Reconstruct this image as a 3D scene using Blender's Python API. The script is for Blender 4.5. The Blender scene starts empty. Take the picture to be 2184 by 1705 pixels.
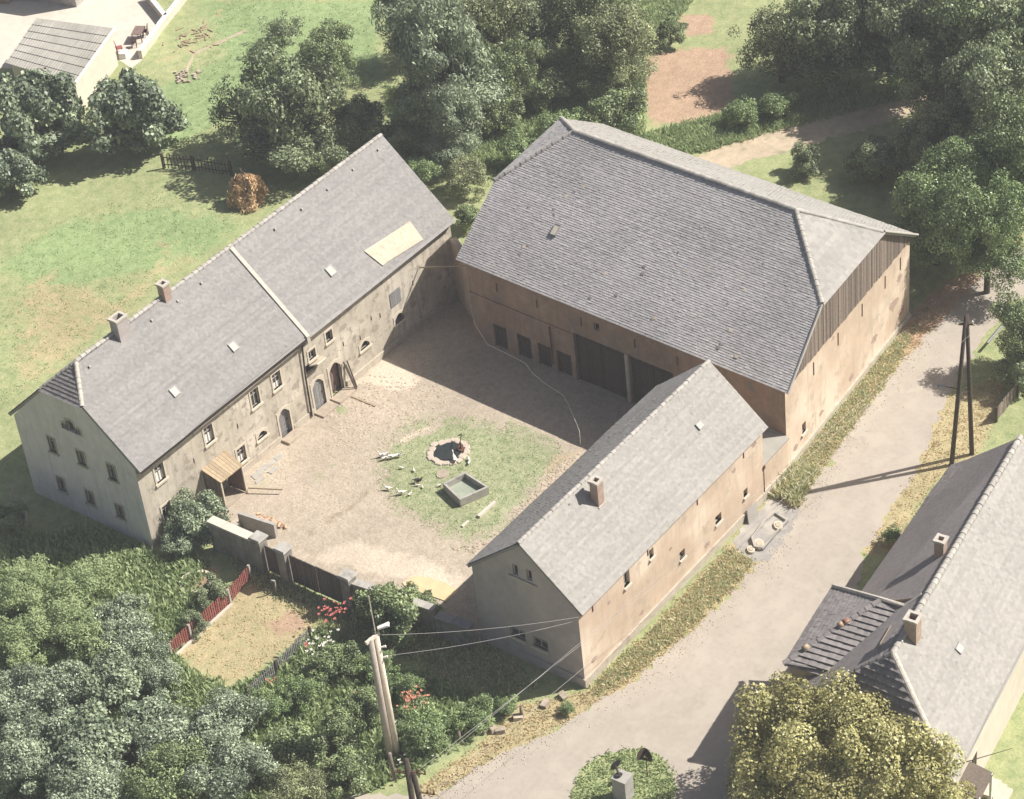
import bpy, bmesh, math, random
import numpy as np
from mathutils import Vector, Matrix
R = math.radians
random.seed(7); rng = np.random.default_rng(7)
sc = bpy.context.scene; col = sc.collection

# ------------------------------------------------------------------ camera
cam = bpy.data.cameras.new('camera'); co = bpy.data.objects.new('camera', cam); col.objects.link(co)
Rv, Uv, Fv = Vector((0.5722,-0.8172,-0.0691)), Vector((0.5306,0.3046,0.7910)), Vector((0.6254,0.4893,-0.6079))
m = Matrix((Rv, Uv, -Fv)).transposed().to_4x4(); m.translation = (-66.138,-85.040,88.911); co.matrix_world = m
cam.sensor_width = 36; cam.lens = 36*5164.49/2184
cam.shift_x = -197.72/2184; cam.shift_y = -35.90/2184
cam.clip_start = 1; cam.clip_end = 5000; sc.camera = co
# ------------------------------------------------------------------ sky and sun
SAZ, SEL = -41.52, 46.38
w = bpy.data.worlds.new('World'); sc.world = w; w.use_nodes = True
nt = w.node_tree; bg = nt.nodes['Background']; sky = nt.nodes.new('ShaderNodeTexSky')
sky.sky_type = 'NISHITA'; sky.sun_disc = False; sky.sun_elevation = R(SEL); sky.sun_rotation = R(90-SAZ); sky.dust_density = 3.0
nt.links.new(sky.outputs[0], bg.inputs[0]); bg.inputs[1].default_value = 0.05
sl = bpy.data.lights.new('sun', 'SUN'); so = bpy.data.objects.new('sun', sl); col.objects.link(so)
sl.energy = 5.0; sl.angle = R(0.55); sl.color = (1.0, 0.95, 0.88)
sv = Vector((math.cos(R(SAZ))*math.cos(R(SEL)), math.sin(R(SAZ))*math.cos(R(SEL)), math.sin(R(SEL))))
so.rotation_euler = sv.to_track_quat('Z','Y').to_euler(); so.location = sv*150
sc.view_settings.view_transform = 'Standard'; sc.view_settings.look = 'None'
sc.view_settings.exposure = 0.66; sc.view_settings.gamma = 1.0

# ------------------------------------------------------------------ helpers
def tag(o, label=None, cat=None, group=None, kind=None):
    if label: o['label'] = label
    if cat: o['category'] = cat
    if group: o['group'] = group
    if kind: o['kind'] = kind
    return o
def empty(name, loc, label, cat, group=None, rz=0):
    o = bpy.data.objects.new(name, None); col.objects.link(o); o.location = loc; o.rotation_euler.z = rz
    o.empty_display_size = .2
    return tag(o, label, cat, group)
class MB:
    def __init__(s): s.v = []; s.f = []; s.t = []; s.sm = False
    def add(s, vs, fs, tint=None):
        b = len(s.v); s.v += [tuple(map(float, v)) for v in vs]
        for f in fs: s.f.append(tuple(b+i for i in f)); s.t.append(random.random() if tint is None else tint)
        return s
    def quad(s, a, b, c, d, tint=None): return s.add((a,b,c,d), ((0,1,2,3),), tint)
    def poly(s, pts, tint=None): return s.add(pts, (tuple(range(len(pts))),), tint)
    def hexa(s, c, tint=None):      # 8 corners: bottom 4 ccw, top 4 ccw
        return s.add(c, ((3,2,1,0),(4,5,6,7),(0,1,5,4),(1,2,6,5),(2,3,7,6),(3,0,4,7)), tint)
    def box(s, c, size, rz=0, tilt=None, tint=None):
        hx, hy, hz = size[0]/2, size[1]/2, size[2]/2
        M = Matrix.Rotation(rz, 4, 'Z')
        if tilt: M = M @ Matrix.Rotation(tilt[0], 4, 'X') @ Matrix.Rotation(tilt[1], 4, 'Y')
        pts = [M @ Vector(q) + Vector(c) for q in ((-hx,-hy,-hz),(hx,-hy,-hz),(hx,hy,-hz),(-hx,hy,-hz),(-hx,-hy,hz),(hx,-hy,hz),(hx,hy,hz),(-hx,hy,hz))]
        return s.hexa(pts, tint)
    def prism(s, pts, z0, z1, tint=None):    # ccw xy polygon
        n = len(pts); v = [(x,y,z0) for x,y in pts]+[(x,y,z1) for x,y in pts]
        fs = [tuple(range(n-1,-1,-1)), tuple(range(n,2*n))]+[(i,(i+1)%n,n+(i+1)%n,n+i) for i in range(n)]
        return s.add(v, fs, tint)
    def tube(s, pts, rs, n=8, cap=True, tint=None):
        pts = [Vector(q) for q in pts]
        if not hasattr(rs, '__len__'): rs = [rs]*len(pts)
        rings = []; up = Vector((0.31,0.77,0.55))
        for i, q in enumerate(pts):
            d = (pts[min(i+1,len(pts)-1)]-pts[max(i-1,0)]).normalized()
            a = d.cross(up).normalized(); b = d.cross(a)
            rings.append([q+(a*math.cos(2*math.pi*k/n)+b*math.sin(2*math.pi*k/n))*rs[i] for k in range(n)])
        fs = []
        for i in range(len(pts)-1):
            for k in range(n): fs.append((i*n+k, i*n+(k+1)%n, (i+1)*n+(k+1)%n, (i+1)*n+k))
        if cap: fs += [tuple(range(n-1,-1,-1)), tuple((len(pts)-1)*n+k for k in range(n))]
        return s.add([v for r in rings for v in r], fs, tint)
    def build(s, name, mat, parent=None, loc=None, smooth=False, kind=None):
        me = bpy.data.meshes.new(name)
        vs = s.v
        if loc is not None: vs = [(x-loc[0], y-loc[1], z-loc[2]) for x,y,z in vs]
        me.from_pydata(vs, [], s.f); me.materials.append(mat)
        at = me.attributes.new('tint','FLOAT','FACE'); at.data.foreach_set('value', s.t)
        if smooth: me.polygons.foreach_set('use_smooth', [True]*len(me.polygons))
        me.update(); o = bpy.data.objects.new(name, me); col.objects.link(o)
        if parent is not None: o.parent = parent
        if loc is not None: o.location = loc
        if kind: o['kind'] = kind
        return o
def rel(parent): return parent.location if parent is not None else Vector((0,0,0))
def part(mb, name, mat, parent, smooth=False, kind=None):
    """mesh given in world coordinates, parented to an Empty / part"""
    o = mb.build(name, mat, None, None, smooth, kind)
    o.parent = parent
    bpy_m = world_matrix(parent); o.matrix_parent_inverse = bpy_m.inverted()
    return o
def world_matrix(o):
    M = Matrix.LocRotScale(o.location, o.rotation_euler, o.scale)
    if o.parent is not None: M = world_matrix(o.parent) @ o.matrix_parent_inverse @ M
    return M
def copy_tree(o, parent=None):
    c = o.copy(); col.objects.link(c); c.parent = parent
    for ch in [k for k in ALLCH(o)]: copy_tree(ch, c)
    return c
def ALLCH(o): return [k for k in bpy.data.objects if k.parent == o]
def single(mb, name, mat, label, cat, group=None, smooth=False, kind=None, loc=None):
    if loc is None:
        xs = [v[0] for v in mb.v]; ys = [v[1] for v in mb.v]; zs = [v[2] for v in mb.v]
        loc = (sum(xs)/len(xs), sum(ys)/len(ys), min(zs))
    return tag(mb.build(name, mat, None, loc, smooth), label, cat, group, kind)

# ------------------------------------------------------------------ materials
def material(name, c1, c2, scale=3.0, rough=.9, bump=.2, bscale=None, big=None, tint=0.0, spec=.25, detail=6, stain=None, c3=None, metal=0, streak=None):
    """c1/c2 mixed by fine noise; big=(scale, amount) slow value drift; stain=(colour, scale, lo, hi); tint=per-face variation"""
    mt = bpy.data.materials.new(name); mt.use_nodes = True; t = mt.node_tree; N = t.nodes; L = t.links
    b = N['Principled BSDF']; b.inputs['Roughness'].default_value = rough; b.inputs['Specular IOR Level'].default_value = spec
    b.inputs['Metallic'].default_value = metal
    geo = N.new('ShaderNodeNewGeometry')
    def noise(s, d=detail, r=.6):
        n = N.new('ShaderNodeTexNoise'); n.inputs['Scale'].default_value = s; n.inputs['Detail'].default_value = d; n.inputs['Roughness'].default_value = r
        L.new(geo.outputs['Position'], n.inputs['Vector']); return n
    def ramp(src, lo, hi):
        r = N.new('ShaderNodeMapRange'); r.inputs[1].default_value = lo; r.inputs[2].default_value = hi; L.new(src, r.inputs[0]); return r.outputs[0]
    def mix(f, a, bb, mode='MIX'):
        x = N.new('ShaderNodeMix'); x.data_type = 'RGBA'; x.blend_type = mode
        if isinstance(f, float): x.inputs[0].default_value = f
        else: L.new(f, x.inputs[0])
        for sk, v in ((x.inputs[6], a), (x.inputs[7], bb)):
            if isinstance(v, tuple): sk.default_value = (*v, 1)
            else: L.new(v, sk)
        return x.outputs[2]
    n1 = noise(scale); c = mix(ramp(n1.outputs[0], .35, .65), c1, c2)
    if c3: c = mix(ramp(noise(scale*.23, 4).outputs[0], .48, .62), c, c3)
    if stain: c = mix(ramp(noise(stain[1], 5, .65).outputs[0], stain[2], stain[3]), c, stain[0])
    if streak:
        mp = N.new('ShaderNodeMapping'); mp.inputs['Scale'].default_value = (3.2,3.2,.28); L.new(geo.outputs['Position'], mp.inputs[0])
        n = N.new('ShaderNodeTexNoise'); n.inputs['Scale'].default_value = 1.0; n.inputs['Detail'].default_value = 5; n.inputs['Roughness'].default_value = .7; L.new(mp.outputs[0], n.inputs['Vector'])
        c = mix(ramp(n.outputs[0], streak[1], streak[2]), c, streak[0])
    if big:
        f = ramp(noise(big[0], 3).outputs[0], .3, .7); v = N.new('ShaderNodeMapRange'); L.new(f, v.inputs[0])
        v.inputs[3].default_value = 1-big[1]; v.inputs[4].default_value = 1+big[1]*.6
        cc = N.new('ShaderNodeCombineColor'); [L.new(v.outputs[0], cc.inputs[i]) for i in range(3)]
        c = mix(1.0, c, cc.outputs[0], 'MULTIPLY')
    if tint:
        a = N.new('ShaderNodeAttribute'); a.attribute_name = 'tint'; v = N.new('ShaderNodeMapRange'); L.new(a.outputs['Fac'], v.inputs[0])
        v.inputs[3].default_value = 1-tint; v.inputs[4].default_value = 1+tint
        cc = N.new('ShaderNodeCombineColor'); [L.new(v.outputs[0], cc.inputs[i]) for i in range(3)]
        c = mix(1.0, c, cc.outputs[0], 'MULTIPLY')
    L.new(c, b.inputs['Base Color'])
    if bump:
        bp = N.new('ShaderNodeBump'); bp.inputs['Strength'].default_value = bump; bp.inputs['Distance'].default_value = .05
        L.new(noise(bscale or scale*2.5, 5).outputs[0], bp.inputs['Height']); L.new(bp.outputs[0], b.inputs['Normal'])
    mt['c'] = 1
    return mt
def leafmat(name, dark, light, trans=.2, rough=.45):  # tint spread puts sunlit flecks and dark gaps into the leaf colour
    mt = bpy.data.materials.new(name); mt.use_nodes = True; t = mt.node_tree; N = t.nodes; L = t.links
    b = N['Principled BSDF']; b.inputs['Roughness'].default_value = rough; b.inputs['Specular IOR Level'].default_value = .5
    a = N.new('ShaderNodeAttribute'); a.attribute_name = 'tint'
    x = N.new('ShaderNodeMix'); x.data_type = 'RGBA'; L.new(a.outputs['Fac'], x.inputs[0]); x.inputs[6].default_value = (*dark,1); x.inputs[7].default_value = (*light,1)
    L.new(x.outputs[2], b.inputs['Base Color'])
    tr = N.new('ShaderNodeBsdfTranslucent'); L.new(x.outputs[2], tr.inputs[0])
    ms = N.new('ShaderNodeMixShader'); ms.inputs[0].default_value = trans
    L.new(b.outputs[0], ms.inputs[1]); L.new(tr.outputs[0], ms.inputs[2]); L.new(ms.outputs[0], N['Material Output'].inputs[0])
    return mt
M = {}
M['plaster'] = material('cream_plaster', (.50,.42,.31), (.42,.345,.25), 1.3, .95, .25, 9, (.35,.18), streak=((.36,.30,.23), .52, .72), stain=((.33,.27,.21), .9, .56, .72))
M['plaster_old'] = material('weathered_plaster', (.52,.47,.385), (.45,.40,.32), 1.6, .95, .35, 7, (.5,.15), stain=((.31,.275,.22), 1.5, .53, .63), c3=(.60,.54,.45), streak=((.36,.32,.26), .50, .68))
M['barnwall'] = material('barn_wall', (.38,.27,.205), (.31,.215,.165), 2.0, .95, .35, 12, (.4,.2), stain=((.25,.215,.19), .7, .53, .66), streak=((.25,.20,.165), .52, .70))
M['gablewall'] = material('roadside_plaster', (.60,.475,.36), (.53,.41,.305), 1.1, .95, .2, 8, (.25,.12), stain=((.45,.375,.29), .9, .56, .66), streak=((.47,.385,.295), .50, .70), c3=(.64,.54,.43))
M['greywall'] = material('grey_render', (.45,.405,.385), (.385,.345,.325), 1.8, .95, .4, 14, (.5,.12))
M['glarewall'] = material('glare_paled_render', (.68,.63,.63), (.60,.555,.555), 1.8, .95, .4, 14, (.5,.08), streak=((.50,.48,.46), .52, .7))  # gable render lightened towards lilac, glare put into its colour
M['plinth'] = material('plinth_render', (.50,.45,.37), (.41,.36,.29), 2.5, .95, .3, 10, stain=((.31,.27,.22), 1.5, .55, .7))
M['trim'] = material('sandstone_trim', (.58,.52,.42), (.51,.45,.36), 4, .9, .15)
M['rubble'] = material('exposed_rubble', (.40,.345,.28), (.31,.265,.215), 5, .95, .6, 9, stain=((.36,.25,.19), 2.0, .55, .65))
M['rimstone'] = material('rim_stone', (.52,.45,.37), (.44,.37,.30), 3, .9, .4)
M['stone'] = material('pale_stone', (.46,.39,.30), (.36,.30,.24), 3, .9, .4, tint=.15)
M['wallgrey'] = material('weathered_wall_render', (.33,.305,.275), (.25,.23,.205), 2.0, .95, .4, 11, stain=((.18,.165,.145), 1.2, .5, .64), streak=((.20,.18,.155), .48, .66))
M['gatewood'] = material('old_gate_boards', (.15,.13,.115), (.105,.09,.08), 9, .9, .4, 25, tint=.25)
M['concrete'] = material('concrete', (.42,.40,.36), (.33,.315,.285), 2.2, .95, .3, 11, stain=((.24,.22,.20), 1.4, .55, .7))
M['tile_grey'] = material('grey_roof_tile', (.275,.265,.255), (.245,.235,.225), 6, .85, .25, 20, (.22,.06), tint=.12, stain=((.27,.255,.24), .9, .60, .74))
M['tile_barn'] = material('barn_roof_tile', (.455,.435,.425), (.385,.365,.36), 5, .85, .25, 18, (.22,.16), tint=.16)
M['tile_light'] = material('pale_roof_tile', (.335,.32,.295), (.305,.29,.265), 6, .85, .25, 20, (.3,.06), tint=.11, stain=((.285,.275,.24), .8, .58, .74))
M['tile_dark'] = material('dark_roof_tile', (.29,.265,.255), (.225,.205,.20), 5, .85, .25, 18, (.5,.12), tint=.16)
M['tile_new'] = material('fresh_pale_tile', (.56,.47,.36), (.50,.42,.32), 4, .85, .2, 20, tint=.08)
M['ridge'] = material('ridge_tile_clay', (.41,.385,.35), (.34,.32,.29), 5, .9, .3, tint=.14)
M['mortar'] = material('ridge_mortar', (.52,.48,.42), (.42,.38,.33), 5, .95, .35)
M['wood_grey'] = material('weathered_boards', (.23,.185,.15), (.155,.125,.105), 9, .9, .4, 25, tint=.28)
M['wood_dark'] = material('dark_timber', (.085,.065,.052), (.05,.04,.033), 8, .85, .4, 20, tint=.2)
M['wood_light'] = material('pale_timber', (.42,.33,.22), (.33,.255,.17), 7, .85, .3, 20, tint=.15)
M['wood_red'] = material('red_painted_wood', (.30,.10,.085), (.22,.075,.065), 6, .8, .3, tint=.2)
M['door_grey'] = material('grey_door_paint', (.27,.265,.26), (.20,.195,.195), 7, .75, .3, tint=.15)
M['door_brown'] = material('worn_brown_door', (.24,.17,.145), (.16,.115,.10), 7, .8, .3, tint=.15)
M['dark'] = material('dark_interior', (.035,.033,.032), (.02,.02,.02), 3, .95, 0)
M['glass'] = material('window_glass', (.05,.055,.06), (.035,.04,.045), 1.5, .12, 0, spec=.6)
M['frame'] = material('window_frame_paint', (.46,.43,.38), (.36,.33,.29), 6, .7, .1)
M['metal'] = material('zinc_sheet', (.33,.32,.32), (.24,.23,.235), 5, .5, .1, spec=.4)
M['rust'] = material('rusty_iron', (.17,.085,.055), (.10,.05,.035), 8, .85, .2)
M['brick'] = material('red_brick', (.36,.20,.145), (.27,.145,.105), 6, .9, .4, 22, tint=.2)
M['stack'] = material('chimney_render', (.43,.32,.26), (.33,.24,.19), 5, .9, .4, 22)
M['road'] = material('worn_asphalt', (.405,.36,.305), (.37,.325,.275), 3.4, .95, .25, 25, (.16,.07), stain=((.345,.305,.26), .8, .58, .70), c3=(.42,.375,.315))
M['track'] = material('sandy_track', (.52,.43,.31), (.43,.35,.25), 2.0, .95, .4, 10, (.4,.14), stain=((.30,.28,.17), .7, .56, .7))
M['earth'] = material('bare_earth', (.36,.25,.165), (.28,.19,.125), 1.8, .95, .5, 8, (.4,.15))
M['terrace'] = material('terrace_concrete', (.60,.54,.46), (.54,.485,.41), 1.5, .95, .15, 12, (.2,.1))
M['sheet'] = material('fibre_cement_sheet', (.38,.36,.32), (.31,.295,.26), 1.2, .9, .2, 14, (.3,.12), tint=.08)
M['bark'] = material('bark', (.12,.095,.075), (.075,.06,.048), 6, .95, .6)
M['pale_branch'] = material('bleached_branch', (.38,.36,.29), (.29,.27,.21), 7, .9, .4)
M['hay'] = material('hay', (.68,.49,.29), (.54,.37,.21), 6, .95, .8, 14, tint=.25)
M['pole'] = material('timber_pole', (.70,.62,.51), (.60,.52,.42), 5, .85, .3, tint=.1)
M['poleshade'] = material('timber_pole_shaded', (.46,.41,.35), (.36,.315,.265), 5, .85, .3, tint=.1)  # darker copy of the pole timber, shade put into one leg's colour
M['white'] = material('white_enamel', (.75,.74,.70), (.68,.66,.62), 4, .5, 0)
M['feather'] = material('white_feathers', (.80,.78,.72), (.74,.71,.65), 9, .9, .1)
M['beak'] = material('orange_beak', (.60,.28,.06), (.52,.23,.05), 6, .7, 0)
M['blackhen'] = material('dark_feathers', (.05,.045,.045), (.03,.028,.03), 9, .8, .1)
M['water'] = material('dark_pond_water', (.035,.04,.036), (.025,.03,.028), 1.5, .08, .05, 3, spec=.5)
M['basinwater'] = material('algae_basin_water', (.34,.37,.29), (.27,.305,.24), 1.4, .25, .05, 3, spec=.4, c3=(.28,.29,.23))
M['wire'] = material('bare_wire', (.45,.43,.40), (.40,.38,.36), 3, .6, 0)
M['sand'] = material('yellow_sand', (.62,.50,.30), (.55,.44,.26), 2, .95, .3)
M['orange'] = material('orange_rubble', (.55,.37,.25), (.46,.32,.22), 4, .9, .5, 12, tint=.2)
M['ash'] = material('grey_ash_ground', (.34,.32,.30), (.27,.255,.24), 2, .95, .4, 10, c3=(.42,.39,.34))
LEAF = {'mid': leafmat('leaf_mid', (.065,.095,.04), (.44,.53,.25)), 'dark': leafmat('leaf_dark', (.055,.08,.04), (.41,.48,.26)),
        'olive': leafmat('leaf_olive', (.08,.10,.045), (.48,.52,.27)), 'yellow': leafmat('leaf_yellow', (.17,.155,.045), (.62,.59,.27)),
        'fresh': leafmat('leaf_fresh', (.075,.125,.045), (.44,.56,.25)), 'silver': leafmat('leaf_silver', (.08,.115,.07), (.48,.56,.36)),
        'dry': leafmat('grass_dry', (.52,.42,.26), (.72,.60,.40), .4, .8), 'lawn': leafmat('grass_lawn', (.24,.32,.15), (.50,.58,.31), .4, .8),
        'pale': leafmat('leaf_glare_paled', (.11,.15,.095), (.53,.61,.42)),  # lower-garden leaves lightened, a veil of glare put into their colour
        'mix': leafmat('grass_mixed', (.36,.41,.22), (.80,.73,.50), .4, .8)}
BLOOM = {'red': material('red_petals', (.60,.19,.17), (.50,.15,.13), 9, .7, 0), 'salmon': material('salmon_petals', (.62,.30,.20), (.55,.24,.17), 9, .7, 0), 'white': material('white_petals', (.72,.70,.64), (.65,.62,.56), 9, .7, 0)}

# ------------------------------------------------------------------ ground sheet
def sdf(poly, X, Y):
    P = np.array(poly, float); n = len(P); d = np.full(X.shape, 1e9); ins = np.zeros(X.shape, bool)
    for i in range(n):
        a, b = P[i], P[(i+1)%n]; e = b-a; wx, wy = X-a[0], Y-a[1]
        t = np.clip((wx*e[0]+wy*e[1])/(e@e+1e-12), 0, 1); d = np.minimum(d, np.hypot(wx-t*e[0], wy-t*e[1]))
        c = (a[1] > Y) != (b[1] > Y); ins ^= c & (X < (b[0]-a[0])*(Y-a[1])/(b[1]-a[1]+1e-12)+a[0])
    return np.where(ins, -d, d)
def inside(poly, x, y): return sdf(poly, np.array([x]), np.array([y]))[0] < 0
def weight(poly, X, Y, soft): return np.clip(.5-sdf(poly, X, Y)/(2*soft), 0, 1)
def zone_material(name, layers, base, scale=1.4):
    """base=(c1,c2); layers=[(attribute,c1,c2,noise scale)] blended by vertex weights broken up with noise"""
    mt = bpy.data.materials.new(name); mt.use_nodes = True; t = mt.node_tree; N = t.nodes; L = t.links
    b = N['Principled BSDF']; b.inputs['Roughness'].default_value = .97; b.inputs['Specular IOR Level'].default_value = .1
    geo = N.new('ShaderNodeNewGeometry')
    def noise(s, d=6, r=.65):
        n = N.new('ShaderNodeTexNoise'); n.inputs['Scale'].default_value = s; n.inputs['Detail'].default_value = d; n.inputs['Roughness'].default_value = r
        L.new(geo.outputs['Position'], n.inputs['Vector']); return n.outputs[0]
    def mr(s, a, bb, c=0, d=1):
        r = N.new('ShaderNodeMapRange'); L.new(s, r.inputs[0]); r.inputs[1].default_value = a; r.inputs[2].default_value = bb; r.inputs[3].default_value = c; r.inputs[4].default_value = d; return r.outputs[0]
    def mix(f, a, bb, mode='MIX'):
        x = N.new('ShaderNodeMix'); x.data_type = 'RGBA'; x.blend_type = mode; L.new(f, x.inputs[0]) if not isinstance(f, float) else setattr(x.inputs[0], 'default_value', f)
        for sk, v in ((x.inputs[6], a), (x.inputs[7], bb)): (setattr(sk, 'default_value', (*v,1)) if isinstance(v, tuple) else L.new(v, sk))
        return x.outputs[2]
    def math_(op, a, bb):
        x = N.new('ShaderNodeMath'); x.operation = op
        for sk, v in ((x.inputs[0], a), (x.inputs[1], bb)): (setattr(sk, 'default_value', v) if isinstance(v, float) else L.new(v, sk))
        return x.outputs[0]
    c = mix(mr(noise(scale), .36, .64), *base)
    brk = noise(.9, 7, .7)
    for an, c1, c2, s in layers:
        a = N.new('ShaderNodeAttribute'); a.attribute_name = an
        f = mr(math_('ADD', a.outputs['Fac'], math_('MULTIPLY', math_('SUBTRACT', brk, .5), 1.3)), .38, .62)
        c = mix(f, c, mix(mr(noise(s), .36, .64), c1, c2))
    fine = mr(noise(7.0, 4, .7), .3, .7, .80, 1.16); cc = N.new('ShaderNodeCombineColor'); [L.new(fine, cc.inputs[i]) for i in range(3)]
    slow = mr(noise(.17, 3), .3, .7, .86, 1.12); c2_ = N.new('ShaderNodeCombineColor'); [L.new(slow, c2_.inputs[i]) for i in range(3)]
    c = mix(1.0, mix(1.0, c, cc.outputs[0], 'MULTIPLY'), c2_.outputs[0], 'MULTIPLY')
    L.new(c, b.inputs['Base Color'])
    bp = N.new('ShaderNodeBump'); bp.inputs['Strength'].default_value = .55; bp.inputs['Distance'].default_value = .12
    L.new(noise(4.5, 6, .7), bp.inputs['Height']); L.new(bp.outputs[0], b.inputs['Normal'])
    return mt
def grid_sheet(name, xs, ys, z, mat, attrs, clip=None):
    X, Y = np.meshgrid(np.array(xs), np.array(ys)); nx, ny = len(xs), len(ys)
    co_ = np.stack([X.ravel(), Y.ravel(), np.full(X.size, z)], 1)
    idx = np.arange(nx*ny).reshape(ny, nx)
    q = np.stack([idx[:-1,:-1].ravel(), idx[:-1,1:].ravel(), idx[1:,1:].ravel(), idx[1:,:-1].ravel()], 1)
    if clip is not None:
        cx = co_[q].mean(1); q = q[sdf(clip, cx[:,0], cx[:,1]) < 0.05]
        u, inv = np.unique(q.ravel(), return_inverse=True); co_ = co_[u]; q = inv.reshape(q.shape)
    me = bpy.data.meshes.new(name); me.from_pydata(co_.tolist(), [], q.tolist()); me.materials.append(mat)
    for an, layers in attrs.items():
        val = np.zeros(len(co_))
        for pg, soft, amt in layers:
            wt = weight(pg, co_[:,0], co_[:,1], soft)*abs(amt); val = np.maximum(val, wt) if amt > 0 else val*(1-wt)
        a = me.attributes.new(an, 'FLOAT', 'POINT'); a.data.foreach_set('value', val)
    o = bpy.data.objects.new(name, me); col.objects.link(o); o['kind'] = 'structure'; return o
def jag_poly(pts, step=.35, amp=.12, seed=1):
    r = random.Random(seed); out = []
    for i in range(len(pts)):
        a, b = pts[i], pts[(i+1)%len(pts)]; d = math.hypot(b[0]-a[0], b[1]-a[1]); n = max(1, int(d/step))
        for k in range(n):
            t = k/n; nx, ny = -(b[1]-a[1])/d, (b[0]-a[0])/d; o_ = r.gauss(0, amp)
            out.append((a[0]+(b[0]-a[0])*t+nx*o_, a[1]+(b[1]-a[1])*t+ny*o_))
    return out
def sheet(name, pts, z, mat, step=.35, amp=.12, seed=1, parent=None):
    me = bpy.data.meshes.new(name); bm = bmesh.new()
    f = bm.faces.new([bm.verts.new((x,y,z)) for x,y in jag_poly(pts, step, amp, seed)])
    if f.normal.z < 0: bmesh.ops.reverse_faces(bm, faces=[f])
    bmesh.ops.triangulate(bm, faces=bm.faces[:]); 
    for f in bm.faces:
        f.normal_update()
        if f.normal.z < 0: f.normal_flip()
    bm.to_mesh(me); bm.free(); me.materials.append(mat); o = bpy.data.objects.new(name, me); col.objects.link(o); o['kind'] = 'structure'; return o
def blob(c, rx, ry=None, a=0, n=14):
    ry = ry or rx
    return [(c[0]+rx*math.cos(t)*math.cos(a)-ry*math.sin(t)*math.sin(a), c[1]+rx*math.cos(t)*math.sin(a)+ry*math.sin(t)*math.cos(a)) for t in [2*math.pi*k/n for k in range(n)]]

GREEN = ((.17,.225,.085), (.235,.285,.12))
roadL = [(-6.57,-25.55),(-4.45,-25.99),(-2.05,-26.85),(0.78,-28.04),(5.35,-29.27),(8.94,-29.81),(13.59,-30.07),(17.43,-30.07),(20.43,-29.74),(23.70,-29.14),(27.95,-28.63),(34.53,-27.99),(40.47,-27.90),(46.13,-27.79),(50.33,-28.70),(54.20,-29.27),(74.99,-34.52)]
roadR = [(72.47,-37.59),(51.29,-31.70),(46.03,-30.91),(41.59,-30.85),(37.01,-31.38),(32.44,-32.47),(27.64,-33.59),(23.30,-34.24),(20.26,-34.50),(15.67,-36.31),(11.30,-37.32),(7.27,-39.73),(-3.00,-42.79),(-17.44,-48.53),(-35.93,-19.27),(-22.59,-19.06),(-13.25,-19.92),(-8.41,-21.91)]
verge = [(-6.93,-24.34),(-2.27,-25.22),(0.87,-25.27),(3.33,-27.70),(9.44,-27.98),(19.06,-27.81),(24.09,-27.49),(37.18,-26.48),(42.49,-26.46),(40.61,-28.15),(34.33,-28.10),(27.77,-28.74),(23.52,-29.24),(20.26,-29.84),(17.26,-30.17),(13.43,-30.17),(8.79,-29.91),(5.21,-29.37),(0.64,-28.13),(-4.58,-26.09),(-7.42,-25.33)]
vergeR = [(33.33,-31.35),(27.99,-32.94),(23.97,-33.40),(19.54,-34.03),(20.48,-35.99),(24.85,-35.30),(28.51,-35.08),(30.55,-36.08),(34.52,-35.19),(37.98,-34.00),(35.54,-32.49)]
lot = [(-5.50,-6.84),(-2.85,-6.64),(1.29,-6.56),(1.18,-11.96),(-1.59,-12.32),(-4.28,-12.00),(-6.13,-11.65),(-6.38,-9.87),(-6.31,-7.94)]
meadow_dry = [[(14.90,27.70),(17.42,25.42),(17.48,17.76),(15.66,14.78),(13.39,16.73),(9.31,15.99),(5.01,17.79)], [(11.34,24.42),(15.18,19.74),(18.11,20.91),(21.11,19.95),(22.52,17.45),(17.94,16.94),(12.57,17.17),(7.86,19.50)],
  [(24.42,23.09),(23.75,18.58),(23.29,16.06),(18.26,18.50)], [(39.40,38.48),(42.96,39.19),(46.16,39.24),(48.90,40.30),(50.91,39.66),(43.63,36.43),(40.68,36.09),(38.80,36.71)]]
earth_zones = [[(58.88,6.44),(60.79,5.03),(62.94,1.72),(59.71,-0.75),(55.29,-3.39),(52.72,-1.53),(50.96,0.65),(54.40,3.59)], [(65.33,7.64),(66.49,5.45),(64.28,3.60),(62.55,5.37)],
  [(38.29,-26.01),(43.36,-25.98),(47.49,-27.06),(51.65,-28.02),(47.02,-30.40),(43.61,-29.45),(40.05,-28.13),(36.57,-27.80)], [(-3.04,-1.15),(-1.36,-2.08),(-1.12,-3.63),(-2.81,-4.51),(-4.17,-2.96)], [(-0.38,-2.59),(0.88,-3.57),(-0.17,-5.24),(-1.57,-4.76)]]
deep_green = [[(15.91,29.21),(21.07,29.11),(26.14,24.71),(27.43,17.69),(22.52,17.45),(18.66,21.02),(13.77,24.33)], [(49.51,42.34),(56.48,29.10),(46.18,21.60),(43.52,26.54),(36.84,27.91),(31.22,29.07),(36.78,36.22),(43.95,34.35)], [(-4.04,8.30),(0.26,5.02),(-0.32,-0.37),(-3.10,-4.77),(-9.50,-8.05),(-15.84,-4.08)]]
gm = zone_material('meadow', [('lush', (.21,.29,.13), (.31,.385,.185), 1.6), ('dry', (.47,.385,.23), (.36,.325,.18), 1.7), ('bare', (.475,.335,.235), (.385,.265,.185), 1.6)], ((.25,.295,.14), (.37,.385,.20)))
fx = list(np.arange(-38, 96, .45)); fy = list(np.arange(-64, 76, .45))
xs = [-1500,-700,-300,-120,-70,-50]+fx+[102,115,140,200,400,900,1600]; ys = [-1500,-700,-300,-150,-100,-78]+fy+[82,95,120,200,400,900,1600]
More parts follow.
